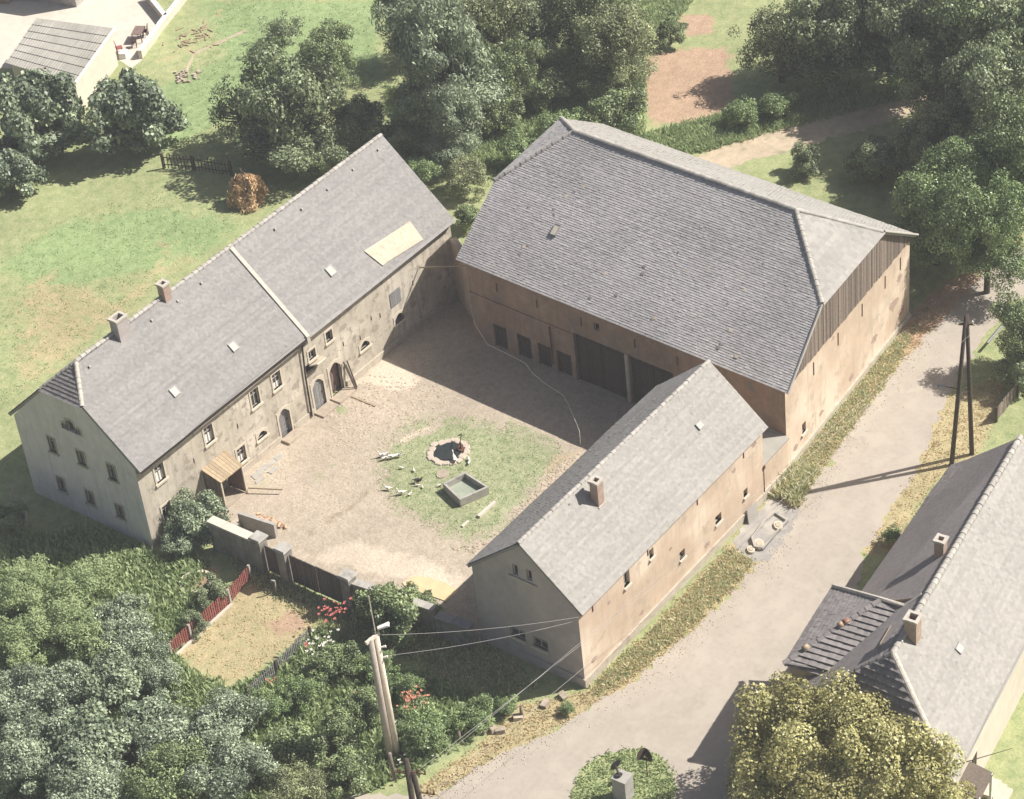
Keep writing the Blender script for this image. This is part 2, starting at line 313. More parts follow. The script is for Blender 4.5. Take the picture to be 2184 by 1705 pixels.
grid_sheet('ground', xs, ys, 0, gm, {
  'lush': [(q, 1.5, .9) for q in deep_green],
  'dry': [(verge, .5, .95), (vergeR, .5, .9), (lot, .8, .85)]+[(q, 2.2, .60) for q in meadow_dry]+[([(53.40,-7.66),(57.48,-7.43),(61.45,-8.11),(62.79,-9.24),(59.19,-10.58),(54.85,-9.04)], 1.0, .6)],
  'bare': [(q, .9, .9) for q in earth_zones]+[([(-1.53,-9.57),(0.26,-10.04),(0.77,-11.63),(-1.04,-11.84),(-1.98,-10.98)], .5, .7)]})
sheet('road', roadL+roadR, .004, M['road'], .38, .15, 3)
sheet('dirt_track', [(48.59,-3.87),(51.91,-5.55),(56.31,-8.14),(59.46,-10.81),(62.14,-12.72),(64.89,-14.48),(63.10,-15.83),(60.12,-13.86),(57.94,-12.81),(55.25,-11.04),(52.89,-9.48),(50.50,-7.96),(48.84,-6.76)], .006, M['track'], .3, .13, 5)
sheet('terrace', [(43.59,60.47),(50.02,48.20),(47.68,45.81),(45.68,41.99),(42.13,40.69),(40.38,39.62),(39.16,39.47),(39.99,42.21),(36.85,43.76),(33.59,49.85)], .008, M['terrace'], .8, .03, 6)
yard_pg = [(1.9,.05),(28.6,.05),(28.6,-2.0),(25.6,-3.4),(24.4,-27.2),(20.8,-27.2),(20.8,-20.6),(3.4,-20.8),(1.95,-3.2)]
isle = [(16.51,-5.33),(18.19,-7.16),(19.38,-11.19),(19.46,-13.54),(18.85,-15.52),(16.80,-15.82),(14.89,-15.87),(12.37,-16.41),(10.54,-16.46),(9.34,-15.05),(9.33,-12.03),(9.65,-9.37),(10.91,-7.40),(12.37,-6.10),(14.93,-5.27)]
ym = zone_material('trodden_yard', [('sand', (.58,.50,.40), (.52,.44,.345), 1.2), ('grass', (.23,.265,.14), (.37,.375,.235), 2.4), ('worn', (.40,.33,.24), (.46,.37,.25), 2.0), ('wet', (.33,.27,.20), (.29,.235,.175), 1.8)], ((.46,.395,.315), (.375,.315,.245)), 2.2)
grid_sheet('yard', list(np.arange(1.6, 29, .3)), list(np.arange(-27.6, .4, .3)), .005, ym, {
  'grass': [(isle, 1.7, .80), ([(7.02,-0.67),(8.47,-0.43),(9.81,-0.89),(9.23,-1.73),(7.11,-2.61),(5.92,-2.05)], 1.2, .55), ([(7.11,-3.39),(11.81,-2.97),(12.66,-4.43),(8.78,-6.24),(6.08,-5.71)], 2.0, .42), ([(14.82,-0.74),(15.59,-0.61),(15.58,-1.42),(14.96,-1.80),(14.71,-1.36)], .3, .8), ([(8.16,-13.97),(9.87,-15.31),(9.08,-15.92),(7.83,-14.57)], .4, .6),
            ([(14.42,-6.05),(15.35,-6.14),(16.39,-6.70),(16.89,-7.42),(16.24,-7.27),(15.48,-6.65),(14.63,-6.55)], .25, -1.0), ([(13.49,-9.82),(13.77,-10.03),(13.67,-10.65),(13.26,-10.60),(13.27,-10.10)], .15, -1)],
  'sand': [([(17.39,-0.10),(20.69,-0.07),(19.99,-3.61),(18.78,-3.52),(18.32,-3.05),(18.19,-1.83),(17.81,-0.49)], .5, .9), ([(3.62,-7.83),(6.48,-9.56),(7.13,-13.78),(7.24,-17.00),(5.47,-17.71),(4.34,-11.33)], 1.0, .8), ([(14.42,-6.05),(15.35,-6.14),(16.39,-6.70),(16.89,-7.42),(16.24,-7.27),(15.48,-6.65),(14.63,-6.55)], .3, .95)],
  'worn': [([(18.19,-14.81),(19.51,-16.23),(11.08,-17.37),(8.61,-16.28),(10.54,-16.46),(14.89,-15.87)], .6, .8)],
  'wet': [([(5.35,-8.43),(8.92,-8.93),(8.97,-10.62),(8.70,-12.54),(8.11,-12.33),(8.40,-10.05),(6.48,-9.56)], .3, .4), ([(15.84,-5.07),(17.87,-5.25),(19.51,-7.56),(20.20,-11.28),(19.84,-11.19),(19.15,-7.84),(17.51,-5.72)], .3, .4), ([(5.15,-6.51),(9.34,-7.19),(11.54,-6.79),(11.37,-7.35),(9.29,-7.93),(6.14,-7.41),(4.81,-7.50)], .35, .55)]}, yard_pg)

# ------------------------------------------------------------------ roofs, walls, openings
def V(q): return Vector(q)
def frame_of(poly):
    P = [V(q) for q in poly]; n = Vector((0,0,0))
    for i in range(len(P)):
        a, b = P[i], P[(i+1)%len(P)]; n += Vector(((a.y-b.y)*(a.z+b.z), (a.z-b.z)*(a.x+b.x), (a.x-b.x)*(a.y+b.y)))
    n.normalize()
    if n.z < 0: n = -n
    u = Vector((0,0,1)).cross(n).normalized(); v = n.cross(u)
    if v.z < 0: v = -v; u = -u
    return P[0], u, v, n
FLAT = [(0,0),(1,0)]
LOW = [(0,.0),(.5,.012),(1,.0)]
PAN = [(0,.004),(.16,.030),(.38,.040),(.60,.026),(.80,.0),(1,.004)]
def course_rows(poly, ch):
    o, u, v, n = frame_of(poly); Q = [((V(q)-o).dot(u), (V(q)-o).dot(v)) for q in poly]
    v0, v1 = min(q[1] for q in Q), max(q[1] for q in Q)
    def ext(t):
        xs_ = []
        t = min(max(t, v0+1e-4), v1-1e-4)
        for i in range(len(Q)):
            a, b = Q[i], Q[(i+1)%len(Q)]
            if (a[1]-t)*(b[1]-t) <= 0 and abs(a[1]-b[1]) > 1e-9: xs_.append(a[0]+(b[0]-a[0])*(t-a[1])/(b[1]-a[1]))
        return (min(xs_), max(xs_)) if xs_ else None
    k = max(1, round((v1-v0)/ch)); return o, u, v, n, v0, v1, k, (v1-v0)/k, ext
def und(x, y): return .024*(1+.5*math.sin(.83*x+1.1*math.sin(.37*y))+.5*math.sin(.47*x-.71*y+1.3))
def tile_mesh(poly, cw, ch, th=.035, prof=FLAT, jit=.006, lift=.02, each=None, skip=None):
    """courses of overlapping tiles over a planar convex polygon; each tile cut to the polygon's edges"""
    o, u, v, n, v0, v1, k, ch, ext = course_rows(poly, ch); mb = MB()
    for c in range(k):
        va, vb = v0+c*ch-.03*(c == 0), v0+(c+1)*ch+.04
        ea, eb = ext(v0+c*ch), ext(min(v0+(c+1)*ch, v1))
        if not ea or not eb: continue
        lo, hi = min(ea[0], eb[0]), max(ea[1], eb[1]); x = math.floor(lo/cw)*cw-(cw/2 if c % 2 and prof is FLAT else 0); wob = random.gauss(0, .008); ct = random.gauss(0,.16); ph = 1.3
        while x < hi:
            a, b = x, x+cw; j = random.gauss(0, jit); s = random.gauss(0, jit*.8); x += cw
            ra = [max(ea[0], min(ea[1], a+(b-a)*t)) for t, _ in prof]; rb = [max(eb[0], min(eb[1], a+(b-a)*t)) for t, _ in prof]
            if ra[-1]-ra[0] < .02 and rb[-1]-rb[0] < .02: continue
            t_ = mb if each is None else MB()
            m_ = len(prof); tt = min(1, max(0, .5+ct+random.uniform(-.38,.38))); j += und(a, va); s += und(a, vb)
            low = [o+u*ra[i]+v*(va+wob)+n*(lift+th+prof[i][1]+j) for i in range(m_)]; up = [o+u*rb[i]+v*vb+n*(lift+.006+prof[i][1]+s) for i in range(m_)]
            bot = [o+u*ra[i]+v*(va+wob)+n*(lift+prof[i][1]*.3-.01) for i in range(m_)]
            t_.add(low+up+bot, [(i, i+1, m_+i+1, m_+i) for i in range(m_-1)]+[(2*m_+i, 2*m_+i+1, i+1, i) for i in range(m_-1)], tt)
            if each is not None: each(t_, tt)
    return mb
def deck(mb, poly, th=.14):
    o, u, v, n = frame_of(poly); P = [V(q) for q in poly]
    # wind so that normal is up
    s = sum(((P[(i+1)%len(P)]-P[i]).cross(P[(i+2)%len(P)]-P[(i+1)%len(P)])).dot(n) for i in range(len(P)))
    if s < 0: P = P[::-1]
    k = len(P); mb.add(list(P)+[q-n*th for q in P], [tuple(range(k)), tuple(range(2*k-1, k-1, -1))]+[(i, k+i, k+(i+1)%k, (i+1)%k) for i in range(k)], .5)
def ridge_tiles(parent, a, b, mat, r=.11, step=.36, name='ridge_tile', lift=.03, joined=False):
    """half-round capping tiles, each overlapping the next, along a ridge or hip line"""
    a, b = V(a), V(b); d = b-a; L_ = d.length; d.normalize(); k = max(1, round(L_/step)); side = d.cross(Vector((0,0,1))).normalized(); up = side.cross(d).normalized()
    if up.z < 0: up = -up
    J = MB()
    for i in range(k):
        mb = J if joined else MB()
        p0 = a+d*(L_*i/k); p1 = a+d*(L_*(i+1)/k+.05); h = random.gauss(0,.008); r0, r1 = r*1.12, r*.92; vs = []
        for pt, rr in ((p0, r0), (p1, r1)):
            for t in range(7):
                an = math.pi*t/6; vs.append(pt+side*math.cos(an)*rr*1.15+up*(math.sin(an)*rr+lift+h-.05))
        mb.add(vs, [(t, t+1, 8+t, 7+t) for t in range(6)]+[tuple(range(6,-1,-1))], random.random())
        if not joined: part(mb, name, mat, parent)
    if joined: return part(J, name, mat, parent)
def clip_poly(sub, cl):
    """Sutherland-Hodgman, convex ccw clip polygon in 2D"""
    out = sub
    for i in range(len(cl)):
        a, b = cl[i], cl[(i+1)%len(cl)]; inp = out; out = []
        if not inp: break
        def side(q): return (b[0]-a[0])*(q[1]-a[1])-(b[1]-a[1])*(q[0]-a[0])
        for k in range(len(inp)):
            p_, q = inp[k], inp[(k+1)%len(inp)]; sp, sq = side(p_), side(q)
            if sp >= -1e-9: out.append(p_)
            if (sp > 1e-9 and sq < -1e-9) or (sp < -1e-9 and sq > 1e-9):
                t = sp/(sp-sq); out.append((p_[0]+(q[0]-p_[0])*t, p_[1]+(q[1]-p_[1])*t))
    return out
def wall(mb, o, u, outline, holes=(), depth=.18):
    """vertical wall through o along u; outline = convex ccw polygon in (s,z); holes = (s0,s1,z0,z1) with reveals going inward"""
    o, u = V(o), V(u).normalized(); n = u.cross(Vector((0,0,1)))    # outward
    us = sorted({round(q[0],4) for q in outline}|{round(h[i],4) for h in holes for i in (0,1)}); zs = sorted({round(q[1],4) for q in outline}|{round(h[i],4) for h in holes for i in (2,3)})
    P = lambda s, z, d=0: o+u*s+Vector((0,0,z))-n*d
    for i in range(len(us)-1):
        for j in range(len(zs)-1):
            cu, cz = (us[i]+us[i+1])/2, (zs[j]+zs[j+1])/2
            if any(h[0] < cu < h[1] and h[2] < cz < h[3] for h in holes): continue
            q = clip_poly([(us[i],zs[j]),(us[i+1],zs[j]),(us[i+1],zs[j+1]),(us[i],zs[j+1])], outline)
            if len(q) > 2: mb.poly([P(*a) for a in q])
    for h in holes:
        s0, s1, z0, z1 = h[:4]; c = [(s0,z0),(s1,z0),(s1,z1),(s0,z1)]
        for k in range(4):
            a, b = c[k], c[(k+1)%4]; mb.quad(P(*b), P(*a), P(*a, depth), P(*b, depth))
        if len(h) > 4: pass
    return n
class Face:
    """local (s, z, out) coordinates on a wall"""
    def __init__(s, o, u): s.o = V(o); s.u = V(u).normalized(); s.n = s.u.cross(Vector((0,0,1)))
    def P(s, a, z, d=0): return s.o+s.u*a+Vector((0,0,z))+s.n*d
    def slab(s, mb, a0, a1, z0, z1, d0, d1, tint=None):
        P = s.P; return mb.hexa([P(a0,z0,d1),P(a1,z0,d1),P(a1,z0,d0),P(a0,z0,d0),P(a0,z1,d1),P(a1,z1,d1),P(a1,z1,d0),P(a0,z1,d0)], tint)
def surround(F, mb, a0, a1, z0, z1, w_=.12, d=.035, sill=True, arch=0):
    """dressed stone surround; arch = rise of a segmental head that fills the top corners of the opening"""
    F.slab(mb, a0-w_, a0, z0, z1, -.05, d); F.slab(mb, a1, a1+w_, z0, z1, -.05, d)
    if arch:
        k = 8; pts = [(a0+(a1-a0)*i/k, z1-arch+arch*math.sin(math.pi*i/k)) for i in range(k+1)]
        for i in range(k):
            (xa, za), (xb, zb) = pts[i], pts[i+1]; za2, zb2 = z1+w_*.2+w_*math.sin(math.pi*i/k), z1+w_*.2+w_*math.sin(math.pi*(i+1)/k)
            P = F.P; mb.hexa([P(xa,za,d),P(xb,zb,d),P(xb,zb,-.10),P(xa,za,-.10),P(xa,za2,d),P(xb,zb2,d),P(xb,zb2,-.05),P(xa,za2,-.05)])
    else: F.slab(mb, a0-w_, a1+w_, z1, z1+w_, -.05, d)
    if sill: F.slab(mb, a0-w_*1.25, a1+w_*1.25, z0-.11, z0, -.15, d+.09)
def window(parent, F, a0, a1, z0, z1, label=None, trim='trim', arch=0, sill=True, bars=True, w_=.12, depth=.16, blind=None, surr=True, glass='glass'):
    mb = MB(); f = .045; dd = -depth
    for s in ((a0,a0+f,z0,z1),(a1-f,a1,z0,z1),(a0+f,a1-f,z0,z0+f),(a0+f,a1-f,z1-f,z1)): F.slab(mb, *s, dd, dd+.05)
    if bars:
        c = (a0+a1)/2; F.slab(mb, c-.02, c+.02, z0+f, z1-f, dd, dd+.055)
        h = z0+(z1-z0)*.66; F.slab(mb, a0+f, c-.02, h-.018, h+.018, dd, dd+.045); F.slab(mb, c+.02, a1-f, h-.018, h+.018, dd, dd+.045)
    o = part(mb, 'window', M['frame'], parent)
    if label: o['label'] = label
    g = MB(); F.slab(g, a0+.01, a1-.01, z0+.01, z1-.01, dd-.03, dd+.012); part(g, 'pane', M[glass], o)
    if blind:
        b = MB(); F.slab(b, a0+.03, a1-.03, z0+.03, z0+(z1-z0)*blind, dd+.014, dd+.022); part(b, 'curtain', M['white'], o)
    if surr:
        s = MB(); surround(F, s, a0, a1, z0, z1, w_, .035, False, arch); part(s, 'surround', M[trim], o)
    if sill:
        s = MB(); F.slab(s, a0-w_*1.3, a1+w_*1.3, z0-.12, z0, -.15, .12); part(s, 'sill', M[trim], o)
    return o
def door(parent, F, a0, a1, z0, z1, mat, arch=0, open_=False, planks=5, w_=.13, depth=.22, label=None, surr=True, name='door'):
    bk = MB(); F.slab(bk, a0, a1, z0, z1, -depth-.06, -depth-.03)
    mb = MB(); step = (a1-a0)/planks
    for i in range(planks): F.slab(mb, a0+i*step+.006, a0+(i+1)*step-.006, z0+.03, z1-.02, -depth-.03, -depth+.02+random.random()*.008)
    for zz in (z0+.3, z1-.45): F.slab(mb, a0+.03, a1-.03, zz, zz+.10, -depth+.03, -depth+.05)
    o = part(mb, name, mat, parent)
    part(bk, 'door_backing', M['dark'], o)
    h = MB(); F.slab(h, a1-.16, a1-.12, z0+.95, z0+1.12, -depth+.03, -depth+.08); part(h, 'handle', M['rust'], o)
    if surr: s = MB(); surround(F, s, a0, a1, z0, z1, w_, .035, False, arch); part(s, 'surround', M['trim'], o)
    if label: o['label'] = label
    return o
def chimney(parent, c, w_, d_, z0, z1, mat, rz=0, cap='mortar', name='chimney'):
    mb = MB(); t = .10
    for q in ((0,-d_/2+t/2,w_,t),(0,d_/2-t/2,w_,t),(-w_/2+t/2,0,t,d_-2*t),(w_/2-t/2,0,t,d_-2*t)):
        p_ = Matrix.Rotation(rz,3,'Z') @ Vector((q[0],q[1],0)); mb.box((c[0]+p_.x,c[1]+p_.y,(z0+z1)/2), (q[2],q[3],z1-z0), rz)
    o = part(mb, name, mat, parent)
    k = MB()
    for q in ((0,-d_/2+.02,w_+.16,.16),(0,d_/2-.02,w_+.16,.16),(-w_/2+.02,0,.16,d_-.2),(w_/2-.02,0,.16,d_-.2)):
        p_ = Matrix.Rotation(rz,3,'Z') @ Vector((q[0],q[1],0)); k.box((c[0]+p_.x,c[1]+p_.y,z1+.05), (q[2],q[3],.12), rz)
    part(k, 'chimney_cap', M[cap], o)
    f = MB(); f.box((c[0],c[1],z1-.25), (w_-.2,d_-.2,.04), rz); part(f, 'flue', M['dark'], o)
    l = MB(); l.box((c[0],c[1],z0+(z1-z0)*.12), (w_+.12,d_+.12,.10), rz); part(l, 'flashing', M['mortar'], o)
    return o
def skylight(parent, c, poly, w_=.5, h_=.6, open_=0.0):
    o_, u, v, n = frame_of(poly); c = V(c); mb = MB()
    P = lambda a, b, d: c+u*a+v*b+n*d
    for a0, a1, b0, b1 in ((-w_/2,-w_/2+.06,-h_/2,h_/2),(w_/2-.06,w_/2,-h_/2,h_/2),(-w_/2+.06,w_/2-.06,-h_/2,-h_/2+.06),(-w_/2+.06,w_/2-.06,h_/2-.06,h_/2)):
        mb.hexa([P(a0,b0,0),P(a1,b0,0),P(a1,b1,0),P(a0,b1,0),P(a0,b0,.16),P(a1,b0,.16),P(a1,b1,.14),P(a0,b1,.14)])
    s = part(mb, 'skylight', M['metal'], parent)
    g = MB(); a, b = w_/2-.05, h_/2-.05; g.hexa([P(-a,-b,.02),P(a,-b,.02),P(a,b,.02),P(-a,b,.02),P(-a,-b,.145),P(a,-b,.145),P(a,b,.125),P(-a,b,.125)]); part(g, 'pane', M['trim'], s)
    return s
def gutter(parent, a, b, mat, r=.075, name='gutter'):
    a, b = V(a), V(b); d = (b-a).normalized(); side = d.cross(Vector((0,0,1))).normalized(); mb = MB(); vs = []
    for q in (a, b):
        for t in range(6):
            an = math.pi+math.pi*t/5; vs.append(q+side*math.cos(an)*r+Vector((0,0,1))*math.sin(an)*r)
    mb.add(vs, [(t, t+1, 7+t, 6+t) for t in range(5)]+[(6+t, 7+t, t+1, t) for t in range(5)])
    return part(mb, name, mat, parent)
def roof_plane(parent, poly, mat, cw=.21, ch=.31, prof=FLAT, th=.035, name='roof', jit=.006):
    mb = MB(); deck(mb, poly); r = part(mb, name, mat, parent)
    t = part(tile_mesh(poly, cw, ch, th, prof, jit), 'tiles', mat, r, kind='stuff'); return r

# ------------------------------------------------------------------ farmhouse
HL, HW, HE, HR, Hh, Hi = 28.31, 9.55, 5.8, 10.43, 8.95, 1.52
H = empty('farmhouse', (HL/2, HW/2, 0), 'long two-storey cream farmhouse with grey tiled roof and half-hipped shaded gable', 'house')
ky = (HR-Hh)/(HR-HE)*(HW/2+.3); MID = HW/2
front = Face((0,0,0), (1,0,0)); gab = Face((0,HW,0), (0,-1,0))
FW = [(1.28,1.97,3.75,4.92),(5.33,6.02,3.70,4.88),(9.30,9.98,3.65,4.86),(11.2,11.9,3.68,4.80),(7.42,8.10,.78,1.85),(9.20,10.0,1.30,1.75),(11.1,12.05,0,2.05),(1.17,1.85,1.15,2.1),
      (14.2,15.2,0,2.2),(15.8,16.85,0,2.35),(16.05,16.62,4.0,4.75),(13.98,14.87,2.95,3.62),(18.75,19.6,1.62,2.15),(22.1,23.0,1.5,2.1),(21.95,22.95,2.85,3.9),(14.4,15.0,3.75,4.4)]
GW = [(HW-7.02,HW-6.45,4.22,5.3),(HW-4.72,HW-4.12,4.25,5.25),(HW-2.32,HW-1.72,4.15,5.25),(HW-7.16,HW-6.56,1.28,2.28),(HW-4.85,HW-4.25,1.3,2.28),(HW-2.48,HW-1.88,1.3,2.25),
      (HW-5.38,HW-5.06,6.5,7.0),(HW-4.96,HW-4.36,6.5,7.38),(HW-4.26,HW-3.90,6.5,7.0)]
mb = MB(); wall(mb, (0,0,0), (1,0,0), [(0,-.3),(HL,-.3),(HL,HE),(0,HE)], FW, .2); part(mb, 'front_wall', M['plaster_old'], H)
gout = [(0,-.3),(HW,-.3),(HW,HE),(HW-(MID-ky*.97),Hh-.05),(MID-ky*.97,Hh-.05),(0,HE)]
gout = [(0,-.3),(HW,-.3),(HW,HE),(MID+ky*.95,Hh),(MID-ky*.95,Hh),(0,HE)]
mb = MB(); wall(mb, (0,HW,0), (0,-1,0), gout, GW, .2); part(mb, 'gable_wall', M['glarewall'], H)
mb = MB(); wall(mb, (HL,HW,0), (-1,0,0), [(0,-.3),(HL,-.3),(HL,HE),(0,HE)]); wall(mb, (HL,0,0), (0,1,0), [(0,-.3),(HW,-.3),(HW,HE),(MID,HR-.1),(0,HE)]); part(mb, 'rear_wall', M['plaster_old'], H)
mb = MB(); front.slab(mb, 0.02, 11.0, -.2, .42, 0.002, .06); front.slab(mb, 12.2, 14.05, -.2, .42, 0.002, .06); front.slab(mb, 17.05, HL, -.2, .45, .002, .10); part(mb, 'plinth', M['plinth'], H)
fs, fe = -.28, HL+.06; FX = 14.25; vg = .05
R1 = [(-vg,-.38,HE-.07),(FX-.12,-.38,HE-.07),(FX-.12,MID,HR),(Hi,MID,HR),(-vg,MID-ky,Hh)]
R2 = [(FX+.12,-.42,HE-.11),(fe,-.42,HE-.11),(fe,MID,HR),(FX+.12,MID,HR)]
R3 = [(-vg,HW+.38,HE-.07),(-vg,MID+ky,Hh),(Hi,MID,HR),(fe,MID,HR),(fe,HW+.38,HE-.07)]
R4 = [(-vg-.12,MID-ky-.04,Hh-.06),(Hi,MID,HR),(-vg-.12,MID+ky+.04,Hh-.06)]
roof_plane(H, R1, M['tile_grey'], .19, .16, FLAT, .02); rr = roof_plane(H, R2, M['tile_grey'], .19, .16, FLAT, .02); roof_plane(H, R3, M['tile_grey'], .20, .30)
roof_plane(H, R4, M['tile_dark'], .22, .24, FLAT, .05, 'half_hip')
ridge_tiles(H, (Hi,MID,HR+.05), (HL,MID,HR+.05), M['ridge'], .12, .38, 'ridge_tile')
ridge_tiles(H, (-vg,MID-ky,Hh+.03), (Hi,MID,HR+.05), M['mortar'], .11, .36, 'hip_tile'); ridge_tiles(H, (-vg,MID+ky,Hh+.03), (Hi,MID,HR+.05), M['mortar'], .11, .36, 'hip_tile')
# pale fire wall rising through the roof
mb = MB()
a, b = V((0,-.45,HE-.10)), V((0,MID,HR+.02))
mb.hexa([(FX-.13,a.y,a.z-.3),(FX+.13,a.y,a.z-.3),(FX+.13,b.y,b.z-.3),(FX-.13,b.y,b.z-.3),(FX-.13,a.y,a.z+.16),(FX+.13,a.y,a.z+.16),(FX+.13,b.y,b.z+.17),(FX-.13,b.y,b.z+.17)])
mb.hexa([(FX-.13,b.y+.001,b.z-.3),(FX+.13,b.y+.001,b.z-.3),(FX+.13,HW+.4,HE-.4),(FX-.13,HW+.4,HE-.4),(FX-.13,b.y+.001,b.z+.17),(FX+.13,b.y+.001,b.z+.17),(FX+.13,HW+.4,HE+.06),(FX-.13,HW+.4,HE+.06)])
part(mb, 'fire_wall', M['mortar'], H)
# pale repaired patch of tiles
pt = [(21.42,1.04,7.03), (21.82,-0.15,5.94), (25.43,-0.16,5.93), (25.58,0.89,6.89)]
part(tile_mesh([tuple(V(q)+V((0,-.03,.03))) for q in pt], .2, .26, .035), 'patched_tiles', M['tile_new'], H, kind='stuff')
gutter(H, (0,-.44,HE-.12), (FX-.2,-.44,HE-.14), M['wood_dark'])
mb = MB(); mb.tube([(13.9,-.44,HE-.2),(13.88,-.16,HE-.55),(13.75,-.12,3),(13.7,-.12,.1)], .06); part(mb, 'downpipe', M['wood_dark'], H, True)
mb = MB(); front.slab(mb, FX+.2, HL, HE-.42, HE-.16, .003, .16); part(mb, 'eaves_cornice', M['sand'], H)
mb = MB(); front.slab(mb, .02, FX-.05, HE-.36, HE-.18, .003, .14); part(mb, 'eaves_board', M['wood_grey'], H)
chimney(H, (V((4.86,4.40,10.09))+V((0,.15,0))).to_tuple(), .8, .62, 9.6, 11.35, M['greywall'])
hc = (8.63,4.66,11.30); chimney(H, hc, .5, .5, 9.0, 11.3, M['stack'])
for q, s_ in (((4.98,1.33,7.28),.5), ((9.90,1.30,7.26),.5), ((18.60,1.29,7.26),.55)): skylight(H, q, R1, s_, s_*1.15)
for k, q in enumerate(((1.89,4.24,9.95), (6.89,4.24,9.94), (9.04,4.24,9.94), (11.05,4.25,9.95), (17.48,4.21,9.92), (19.93,4.22,9.92), (22.35,4.23,9.93), (27.32,4.30,10.00), (24.82,4.26,9.96))):
    mb = MB(); mb.box(V(q)+V((0,-.05,.09)), (.10,.16,.12), 0, (R(-42),0)); part(mb, 'snow_hook', M['metal'], H)
for i, h in enumerate(FW):
    a0, a1, z0, z1 = h
    if i < 4: window(H, front, *h, blind=(.55,.5,None,.35)[i], arch=0)
    elif i in (4,7): window(H, front, *h, blind=.4 if i == 4 else None)
    elif i in (5,12,13): window(H, front, *h, arch=.32 if i != 5 else .26, bars=False, glass='dark', label='arched stable window with pale stone surround')
    elif i == 6: door(H, front, a0, a1, z0, z1, M['door_grey'], .4, label='grey panelled house door under an arched stone head')
    elif i == 8: door(H, front, a0, a1, z0, z1, M['door_grey'], .45, label='closed grey plank stable door', depth=.12)
    elif i == 9: door(H, front, a0, a1, z0, z1, M['door_brown'], .45, label='worn brown stable door in a deep arched recess', depth=.35)
    elif i == 10: window(H, front, *h, bars=False, glass='dark')
    elif i == 11: window(H, front, *h, bars=False, glass='dark', surr=False, sill=False)
    elif i == 14:
        mb = MB(); [front.slab(mb, a0+k*.2, a0+k*.2+.19, z0, z1, -.08, .04) for k in range(5)]; part(mb, 'loft_hatch', M['door_grey'], H)
    elif i == 15: window(H, front, *h, bars=True, glass='dark')
mb = MB(); mb.hexa([front.P(14.3,3.42,.05),front.P(15.5,3.42,.05),front.P(15.5,3.46,-.0),front.P(14.3,3.46,0),front.P(14.5,3.62,.55),front.P(15.3,3.62,.55),front.P(15.3,3.66,.5),front.P(14.5,3.66,.5)]); part(mb, 'flap_board', M['trim'], H)
for i, h in enumerate(GW): window(H, gab, *h, bars=i < 6, arch=.16 if i >= 6 else 0, w_=.09, sill=i < 6, trim='plinth')
for x_, z_ in ((4.2,3.4),(7.9,3.35),(17.4,3.1),(18.9,2.6),(20.1,3.3),(20.9,3.0),(24.2,3.4)):
    mb = MB(); front.slab(mb, x_-.02, x_+.02, z_-.16, z_+.16, .002, .035); part(mb, 'wall_anchor', M['rust'], H)
for c_, d_ in (((11.6,-.35,.08),(1.25,.7,.16)), ((16.3,-.4,.07),(1.5,.8,.14)), ((14.7,-.4,.06),(1.4,.8,.12))): mb = MB(); mb.box(c_, d_); part(mb, 'door_step', M['stone'], H)

def plaster_loss(parent, F, spots, mat, seed):
    g = random.Random(seed)
    for a, z, r in spots:
        n_ = 13; mb = MB(); mb.poly([F.P(a+r*math.cos(2*math.pi*k/n_)*g.uniform(.6,1.3), z+r*.7*math.sin(2*math.pi*k/n_)*g.uniform(.6,1.3), .004+.0) for k in range(n_)]); part(mb, 'bare_patch', M[mat], parent)
plaster_loss(H, front, [(3.4,.9,.35),(4.0,3.1,.28),(8.7,4.3,.22),(10.6,.75,.35),(12.9,2.9,.32),(13.2,1.0,.3),(17.6,4.2,.35),(18.2,1.1,.28),(20.3,2.4,.35),(20.9,4.5,.28),(24.0,1.9,.35),(6.9,3.0,.2)], 'rubble', 3)
# connecting wall between house and barn
mb = MB(); mb.prism([(28.05,-.05),(26.1,-3.25),(26.45,-3.45),(28.45,-.25)][::-1], -.2, 4.4); c_ = single(mb, 'connecting_wall', M['gablewall'], 'short cream wall closing the gap between farmhouse and barn', 'wall')

# ------------------------------------------------------------------ barn
BA, BO, BS = -.0515, Vector((25.121,-3.616,0)), -.1263
BW, BL, BE, BR, Bh, BI = 16.20, 23.83, 6.04, 11.56, 9.03, 3.77
def Bp(u, v, z):
    v = v+BS*u; return (BO.x+u*math.cos(BA)+v*math.sin(BA), BO.y+u*math.sin(BA)-v*math.cos(BA), z)
BM = BW/2
Bn = empty('barn', Bp(BM, BL/2, 0), 'large barn with half-hipped grey tile roof and boarded roadside gable', 'barn')
kb = (BR-Bh)/(BR-BE)*(BM+.4)
c0, c1, c2, c3 = [V(Bp(*q, 0)) for q in ((0,.15),(0,BL-.15),(BW,BL-.15),(BW,.15))]
near = Face(c1-Vector((0,0,0)), c0-c1)  # from right corner towards left; outward = towards the yard
Lb = (c0-c1).length
near = Face(c0, c1-c0)
if near.n.x > 0: near.n = -near.n
BH = [(1.65,2.7,0,1.72),(3.55,4.65,0,1.72),(5.18,6.2,0,1.68),(6.65,7.8,0,1.72),(8.15,12.0,0,3.62),(12.35,15.6,0,3.62),(9.85,10.25,4.5,5.05)]
def wall_n(mb, o, u, n_sign, outline, holes, depth=.25):
    """like wall() but with the outward side given"""
    if n_sign > 0: return wall(mb, o, u, outline, holes, depth)
    L_ = max(q[0] for q in outline); o2 = V(o)+V(u).normalized()*L_
    return wall(mb, o2, -V(u), [(L_-a, z) for a, z in outline][::-1], [(L_-h[1], L_-h[0], *h[2:]) for h in holes], depth)
mb = MB(); wall_n(mb, c0, c1-c0, 1, [(0,-.5),(Lb,-.5),(Lb,BE+.1),(0,BE+.1)], BH, .3); part(mb, 'yard_wall_face', M['barnwall'], Bn)
Lg = (c2-c1).length
gb = Face(c1, c2-c1)
nrm = gb.n
